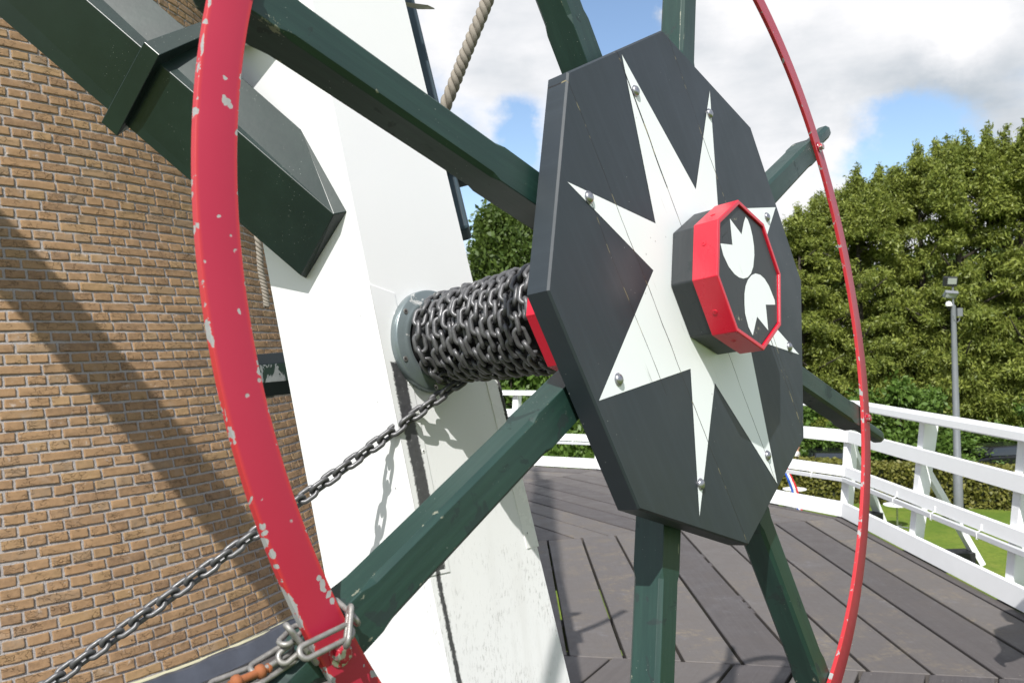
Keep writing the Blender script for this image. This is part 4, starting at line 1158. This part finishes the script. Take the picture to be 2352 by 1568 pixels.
def round_tree(h, wdt, seed, label, group, mat=M_leafB, base=.25, size=.13, name='broadleaf_tree', cat='tree'):
    global rng; rng = np.random.default_rng(seed); random.seed(seed)
    root = empty(name, label, cat, group=group)
    trunk_mesh(h * .85, .24 if h > 5 else .07, root, 9)
    cs, rs, ns = [], [], []
    for i in range(46 if h > 5 else 22):
        t = random.random(); a = random.uniform(0, 2 * PI); prof_ = math.sin(PI * min(1, .18 + .82 * t) ** .85) ** .6
        rr = wdt * prof_ * random.uniform(.35, .85); z = h * (base + (1 - base) * t * .93)
        s = wdt * random.uniform(.20, .36); cs.append((rr * math.cos(a), rr * math.sin(a), z)); rs.append((s, s, s * .75)); ns.append(int(90 * (s / size / 5) ** 1.6 + 60))
    v, q, r = leaf_cloud(np.array(cs), np.array(rs), ns, size, 1.5, .1, 5, spread=1.1)
    np_mesh('crown', v, q, mat, root, False, r)
    return root
def copy_tree(root, loc, rz, sc, label):
    c = root.copy(); COL.objects.link(c); c.location = loc; c.rotation_euler = (0, 0, rz); c.scale = sc; c['label'] = label
    for ch in root.children:
        d = ch.copy(); COL.objects.link(d); d.parent = c
    return c
def place(px, depth, topy):
    """foot of a tree at pixel column px and depth, and its height for a top at pixel row topy"""
    p = PD(px, topy, depth); return Vector((p.x, p.y, GZ)), p.z - GZ
GT = 'tall feathery trees in the row behind the hedge'
base_h = 14.0
protoA = spire_tree(base_h, 2.3, 11, 'tall feathery tree', GT)
protoB = spire_tree(base_h, 2.5, 23, 'tall feathery tree', GT)
spots = [(1770, 47, 560, 1.1, 'feathery tree just right of the hub disc, lowest top of the row'), (1835, 46, 478, 1.0, 'feathery tree seen left of the far red rim, second from the left in the row'),
         (1895, 47, 425, .95, 'feathery tree rising directly behind the thin right part of the red rim'), (1965, 45, 392, .95, 'feathery tree with ragged tops just right of the red rim'),
         (2035, 46, 372, .95, 'feathery tree left of the lamp post, with twin thin leaders'), (2110, 45, 338, 1.0, 'feathery tree between the red rim and the lamp post, close to the post'),
         (2190, 44, 296, 1.05, 'tall feathery tree directly behind the lamp post'), (2265, 44, 300, 1.05, 'tall feathery tree right of the lamp post'),
         (2345, 43, 272, 1.15, 'tallest feathery tree, cut by the right edge of the picture'), (2440, 43, 265, 1.2, 'feathery tree mostly outside the right edge'),
         (1640, 49, 640, 1.2, 'feathery tree hidden mostly behind the star disc')]
for i, (px, dp, ty, wsc, lab) in enumerate(spots):
    pr_ = protoA if i % 2 == 0 else protoB
    loc, hh = place(px, dp, ty); s = hh / base_h
    if i < 2: pr_.location = loc; pr_.rotation_euler = (0, 0, i * 1.7); pr_.scale = (wsc, wsc, s); pr_['label'] = lab; 
    else: copy_tree(pr_, loc, i * 1.7, (wsc, wsc, s), lab)
GB = 'rounded broadleaf trees beyond the deck'
rt = round_tree(9.0, 3.0, 5, 'x', GB)
bs = [(1165, 34, 468, 1.05, 'dense dark green broadleaf tree between the white pole and the hub disc'), (1010, 37, 600, 1.0, 'broadleaf tree mostly hidden behind the white pole'),
      (1290, 36, 560, 1.1, 'broadleaf tree mostly hidden behind the chain drum and disc'), (1420, 40, 600, 1.1, 'broadleaf tree hidden behind the star disc, seen low beneath it')]
for i, (px, dp, ty, wsc, lab) in enumerate(bs):
    loc, hh = place(px, dp, ty); s = hh / 9.0
    if i == 0: rt.location = loc; rt.scale = (wsc, wsc, s); rt['label'] = lab
    else: copy_tree(rt, loc, i * 2.1, (wsc, wsc, s), lab)
GS = 'leafy shrubs growing between hedge and trees'
sb = round_tree(3.6, 1.5, 9, 'x', GS, M_leafC, .02, .13, 'shrub', 'shrub')
ss = [(1790, 38, 900, 1.2, 'dense leafy shrub low beside the right edge of the star disc'), (1860, 38, 935, 1.1, 'leafy shrub behind the rail corner, left of the red rim'), (1925, 38, 975, 1.0, 'small leafy shrub right of the thin red rim'),
      (1985, 38, 905, 1.15, 'bright leafy shrub midway between red rim and lamp post'), (2065, 37, 880, 1.2, 'bright green shrub left of the lamp post'), (2140, 38, 900, 1.1, 'shrub directly left of the lamp post foot'),
      (2225, 37, 985, 1.0, 'low shrub right of the lamp post'), (2290, 39, 975, 1.0, 'low shrub above the parked dark car at the right'), (2370, 38, 930, 1.1, 'shrub at the extreme right edge'),
      (1170, 30, 760, 1.25, 'leafy shrub above the back railing, beside the white pole'), (1260, 30, 800, 1.2, 'leafy shrub beneath the chain drum'), (1340, 31, 870, 1.1, 'shrub beneath the lower left corner of the disc'), (1720, 38, 950, 1.1, 'shrub mostly behind the disc'), (1080, 30, 800, 1.2, 'shrub hidden behind the white pole')]
for i, (px, dp, ty, wsc, lab) in enumerate(ss):
    loc, hh = place(px, dp, ty); s = hh / 3.6
    if i == 0: sb.location = loc; sb.scale = (wsc, wsc, s); sb['label'] = lab
    else: copy_tree(sb, loc, i * 1.3, (wsc, wsc, s), lab)
# dark wood behind the first row, so that no horizon shows through
rng = np.random.default_rng(31)
cs = [(x, 54 + rng.normal(0, 1.5), GZ + z) for x in np.arange(-8, 44, 1.5) for z in (1.2, 3.2, 5.2, 7.2, 9.0, 10.6) if z < 9.5 or x > 20]
v, q, r = leaf_cloud(np.array(cs), np.full((len(cs), 3), 1.6), [70] * len(cs), .34, 1.4, .1, 4, spread=1.)
bw = np_mesh('far_wood', v, q, M_leafB, None, False, r); tag(bw, 'dark wood standing behind the first row of trees', 'trees', kind='stuff')
# hedge
def hedge():
    global rng; rng = np.random.default_rng(77)
    a, b = PZ(1500, 1135, GZ), PZ(2520, 1180, GZ); d = (b - a); ln = d.length; e = d.normalized(); nrm = Vector((-e.y, e.x, 0)); hh, ww = 1.45, 1.0
    root = empty('clipped_hedge', 'long low clipped hedge along the far side of the lawn', 'hedge', loc=a)
    n = 15000; t = rng.random(n) * ln; face = rng.random(n); y = np.where(face < .62, 0, rng.random(n) * ww); z = np.where(face < .62, rng.random(n) * hh, hh)
    y = y + rng.normal(0, .05, n); z = z + rng.normal(0, .045, n) + .05 * np.sin(t * 1.3)
    P_ = np.stack([t * e.x + y * nrm.x, t * e.y + y * nrm.y, z], 1)
    aa = rng.normal(size=(n, 3)); aa /= np.linalg.norm(aa, axis=1)[:, None]; bb_ = np.cross(aa, rng.normal(size=(n, 3))); bb_ /= np.linalg.norm(bb_, axis=1)[:, None]
    s = .07 * (.6 + .8 * rng.random(n))[:, None]
    Q = np.stack([P_ - aa * s, P_ + bb_ * s * .7, P_ + aa * s, P_ - bb_ * s * .7], 1).reshape(-1, 3)
    np_mesh('foliage', Q, np.arange(len(Q)).reshape(-1, 4), M_leafH, root, False, np.repeat(rng.random(n), 4))
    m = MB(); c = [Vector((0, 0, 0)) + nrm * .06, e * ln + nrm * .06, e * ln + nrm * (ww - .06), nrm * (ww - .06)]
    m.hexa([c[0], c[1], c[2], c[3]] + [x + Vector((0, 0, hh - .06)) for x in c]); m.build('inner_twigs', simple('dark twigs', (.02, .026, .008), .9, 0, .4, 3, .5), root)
hedge()

# ------------------------------------------------------------------ tables, cars, people, ribbon
def table(px, py, label):
    p = PZ(px, py, GZ + .74); root = empty('round_table', label, 'table', loc=(p.x, p.y, GZ), group='white round garden tables')
    m = MB(); m.lathe([(.40, .0), (.42, .01), (.42, .03), (.40, .035)], (0, 0, .71), (0, 0, 1), 32); m.build('table_top', M_table, root, auto=40)
    m = MB(); m.tube([(0, 0, .05), (0, 0, .71)], .03, 10); m.tube([(-.25, -.25, .02), (.25, .25, .02)], .02, 8); m.tube([(-.25, .25, .02), (.25, -.25, .02)], .02, 8); m.build('pedestal', M_silver, root)
    return root
table(1825, 1122, 'round white table nearer the disc, half hidden by the corner railing post')
table(2060, 1158, 'round white table seen between two leaning railing posts')
def car(px, py, depth, rz, label, z_ref):
    p = PD(px, py, depth); root = empty('parked_car', label, 'car', loc=(p.x, p.y, GZ), group='dark cars parked behind the hedge')
    root.rotation_euler = (0, 0, rz)
    body = [(-2.1, .35), (-2.15, .75), (-1.95, .95), (-1.2, 1.02), (1.0, 1.05), (2.0, .88), (2.15, .6), (2.1, .35)]
    m = MB(); m.prism([(x, -.88, z) for x, z in body], (0, 1.76, 0)); m.build('body', M_carp, root, bevel=.08, auto=50)
    cab = [(-1.75, 1.0), (-1.25, 1.40), (.25, 1.46), (1.15, 1.03)]
    m = MB(); m.add([(x, s * (.80 if z < 1.2 else .64), z) for s in (-1, 1) for x, z in cab], [(0, 1, 2, 3)[::-1], (4, 5, 6, 7), (0, 1, 5, 4), (1, 2, 6, 5), (2, 3, 7, 6), (3, 0, 4, 7)]); m.build('roof', M_carp, root, bevel=.05, auto=50)
    for s in (-1, 1):
        m = MB(); m.add([(-1.45, s * .805, 1.05), (-1.15, s * .705, 1.36), (.2, s * .70, 1.40), (.95, s * .80, 1.06)], [(0, 1, 2, 3)]); mo = m.build('side_window', M_glass, root)
        sm = mo.modifiers.new('s', 'SOLIDIFY'); sm.thickness = .02
    m = MB(); m.add([(.36, -.58, 1.43), (.36, .58, 1.43), (1.12, .70, 1.07), (1.12, -.70, 1.07)], [(0, 1, 2, 3)]); mo = m.build('windscreen', M_glass, root); mo.modifiers.new('s', 'SOLIDIFY').thickness = .02
    m = MB(); m.add([(-1.33, -.58, 1.37), (-1.33, .58, 1.37), (-1.74, .70, 1.05), (-1.74, -.70, 1.05)], [(0, 1, 2, 3)]); mo = m.build('rear_window', M_glass, root); mo.modifiers.new('s', 'SOLIDIFY').thickness = .02
    for x in (-1.3, 1.35):
        for s in (-1, 1):
            m = MB(); m.lathe([(.20, 0), (.31, .01), (.33, .05), (.33, .17), (.31, .2), (.2, .2)], (x, s * .90 - .1, .33), (0, 1, 0), 24); w_ = m.build('wheel', M_tyre, root, auto=40)
            m = MB(); m.lathe([(.05, 0), (.19, .01), (.2, .03), (.02, .05)], (x, s * .93 - .02, .33), (0, 1, 0), 20); m.build('rim', M_silver, w_)
    for s in (-.6, .6): m = MB(); m.box((-2.12, s, .78), .06, .3, .12); m.build('tail_lamp', M_redc, root, bevel=.01)
    return root
car(1895, 1060, 37, math.radians(80), 'dark car parked behind the hedge, seen above the middle rail right of the disc', 0)
car(2318, 1066, 37, math.radians(5), 'dark car parked behind the hedge near the right edge of the picture', 0)

def person(name, label, joints, edges, radii, loc, rz, sc, mats, seg_mat, extras):
    root = empty(name, label, 'person', loc=loc); root.rotation_euler = (0, 0, rz); root.scale = (sc, sc, sc)
    me = bpy.data.meshes.new('body'); me.from_pydata(joints, edges, []); ob = bpy.data.objects.new('body', me); link(ob, root)
    sk = ob.modifiers.new('skin', 'SKIN'); sk.use_smooth_shade = True
    for i, v in enumerate(me.skin_vertices[0].data): v.radius = (radii[i], radii[i]) if not isinstance(radii[i], tuple) else radii[i]
    me.skin_vertices[0].data[0].use_root = True
    ss_ = ob.modifiers.new('sub', 'SUBSURF'); ss_.levels = 2; ss_.render_levels = 2
    dg = bpy.context.evaluated_depsgraph_get(); dg.update()
    ev = ob.evaluated_get(dg); m2 = bpy.data.meshes.new_from_object(ev); ob.modifiers.clear(); ob.data = m2
    m2.materials.clear()
    for m in mats: m2.materials.append(m)
    for p in m2.polygons: p.material_index = seg_mat(p.center); p.use_smooth = True
    for nm, fn, mt in extras:
        m = MB(); fn(m); m.build(nm, mt, root, smooth=True)
    return root
def std_person(arm_bend=1.0):
    J = [(0, 0, .98), (0, .0, 1.15), (0, .01, 1.38), (0, .0, 1.50), (0, .0, 1.56), (0, -.02, 1.66), (0, -.01, 1.76),
         (.10, 0, .94), (.11, -.01, .52), (.11, .02, .10), (.12, -.13, .03),
         (-.10, 0, .94), (-.11, -.01, .52), (-.11, .02, .10), (-.12, -.13, .03),
         (.18, 0, 1.43), (.25, .03, 1.16), (.27, -.08, .93), (.27, -.13, .85),
         (-.18, 0, 1.43), (-.26, .04, 1.17), (-.20, -.16, 1.04), (-.12, -.22, 1.06)]
    E_ = [(0, 1), (1, 2), (2, 3), (3, 4), (4, 5), (5, 6), (0, 7), (7, 8), (8, 9), (9, 10), (0, 11), (11, 12), (12, 13), (13, 14), (2, 15), (15, 16), (16, 17), (17, 18), (2, 19), (19, 20), (20, 21), (21, 22)]
    Rr = [(.15, .11), (.14, .105), (.155, .11), .07, .052, (.078, .095), (.068, .08), .085, .058, .040, .040, .085, .058, .040, .040, .062, .043, .032, .026, .062, .043, .032, .026]
    # five fingers and a thumb root on each hand
    for wrist, sgn in ((18, 1), (22, -1)):
        wx, wy, wz = J[wrist]
        for k in range(4):
            b0 = len(J); off = (k - 1.5) * .019; ln = (.072, .082, .078, .062)[k]
            J.append((wx + off * .3, wy + off - .02, wz - .045)); J.append((wx + off * .3 - sgn * .008, wy + off - .03, wz - .045 - ln)); E_.append((wrist, b0)); E_.append((b0, b0 + 1)); Rr += [.0095, .0080]
        b0 = len(J); J.append((wx - sgn * .02, wy - .045, wz - .02)); J.append((wx - sgn * .028, wy - .062, wz - .065)); E_.append((wrist, b0)); E_.append((b0, b0 + 1)); Rr += [.011, .009]
    return J, E_, Rr
def face_parts(m):
    for s in (-1, 1): m.lathe([(.001, .012), (.008, .009), (.011, 0), (.008, -.009), (.001, -.012)], (s * .032, -.104, 1.685), (0, 0, 1), 10)
def hair_parts(m):
    prof_ = [(.001, .125), (.05, .115), (.085, .08), (.098, .03), (.094, -.02), (.075, -.045)]
    m.lathe(prof_, (0, .012, 1.715), (0, -.18, 1), 20)
def nose_mouth(m):
    m.add([(-.012, -.112, 1.655), (.012, -.112, 1.655), (0, -.138, 1.652), (0, -.116, 1.69)], [(0, 1, 2), (0, 2, 3), (1, 3, 2), (0, 3, 1)])
    m.box((0, -.112, 1.622), .045, .012, .010); m.box((-.095, -.01, 1.67), .012, .03, .055); m.box((.095, -.01, 1.67), .012, .03, .055)
J, E_, Rr = std_person()
ex = [('eyes', face_parts, M_black), ('hair', hair_parts, M_hair), ('facial_features', nose_mouth, M_skin)]
def mat_near(c):
    z, x = c.z, abs(c.x)
    if z > 1.50: return 0
    if x > .19 and z < 1.20: return 0
    if x > .17 and c.y < -.05 and z < 1.2: return 0
    if z < .55: return 0 if z > .09 else 3
    if z < .97: return 2
    return 1
person('person', 'person in grey shirt and dark shorts standing at the extreme right edge of the deck', J, E_, [((a[0] * 1.3, a[1] * 1.3) if isinstance(a, tuple) else a * (1.3 if a > .03 else 1)) for a in Rr], (2.60, 3.66, 0), math.radians(195), 1.03, [M_skin, M_shirtg, M_trous, M_black], mat_near, ex)
def mat_far(c):
    z, x = c.z, abs(c.x)
    if z > 1.50 or (x > .19 and z < 1.28): return 0
    return 2 if z < .97 else 1
pf = PD(1832, 1052, 36)
person('person', 'small distant person in pale shirt standing by the hedge, seen right of the disc', J, E_, Rr, (pf.x, pf.y, GZ), math.radians(60), .98, [M_skin, M_shirtw, M_trous], mat_far, ex)

# flag ribbon beyond the railing
def ribbon():
    cols = [(.55, .02, .03), (.75, .76, .78), (.03, .10, .45)]
    ms = [simple('flag ' + n, c, .7, 0, .05, 5, .1) for n, c in zip(('red', 'white', 'blue'), cols)]
    pts = [(1796, 1055), (1806, 1080), (1815, 1100), (1824, 1122), (1831, 1145), (1836, 1165), (1839, 1180)]
    org = PD(1806, 1080, 12.0); m = MB(); n = len(pts)
    c3 = [PD(x, y, 12.0) for x, y in pts]
    for b in range(3):
        for i in range(n - 1):
            quad_ = []
            for j in (i, i + 1):
                for s in (b, b + 1): quad_.append(c3[j] - org + r_ * (.035 - s * .024) + f_ * (.02 * math.sin(j * 1.4 + s)) - d_ * (.035 - s * .024) * .5)
            m.add([quad_[0], quad_[1], quad_[3], quad_[2]], [(0, 1, 2, 3)], b)
    o = m.build('flag_ribbon', ms); o.location = org; o.modifiers.new('s', 'SOLIDIFY').thickness = .003
    tag(o, 'narrow red, white and blue ribbon hanging beyond the far railing', 'ribbon')
ribbon()
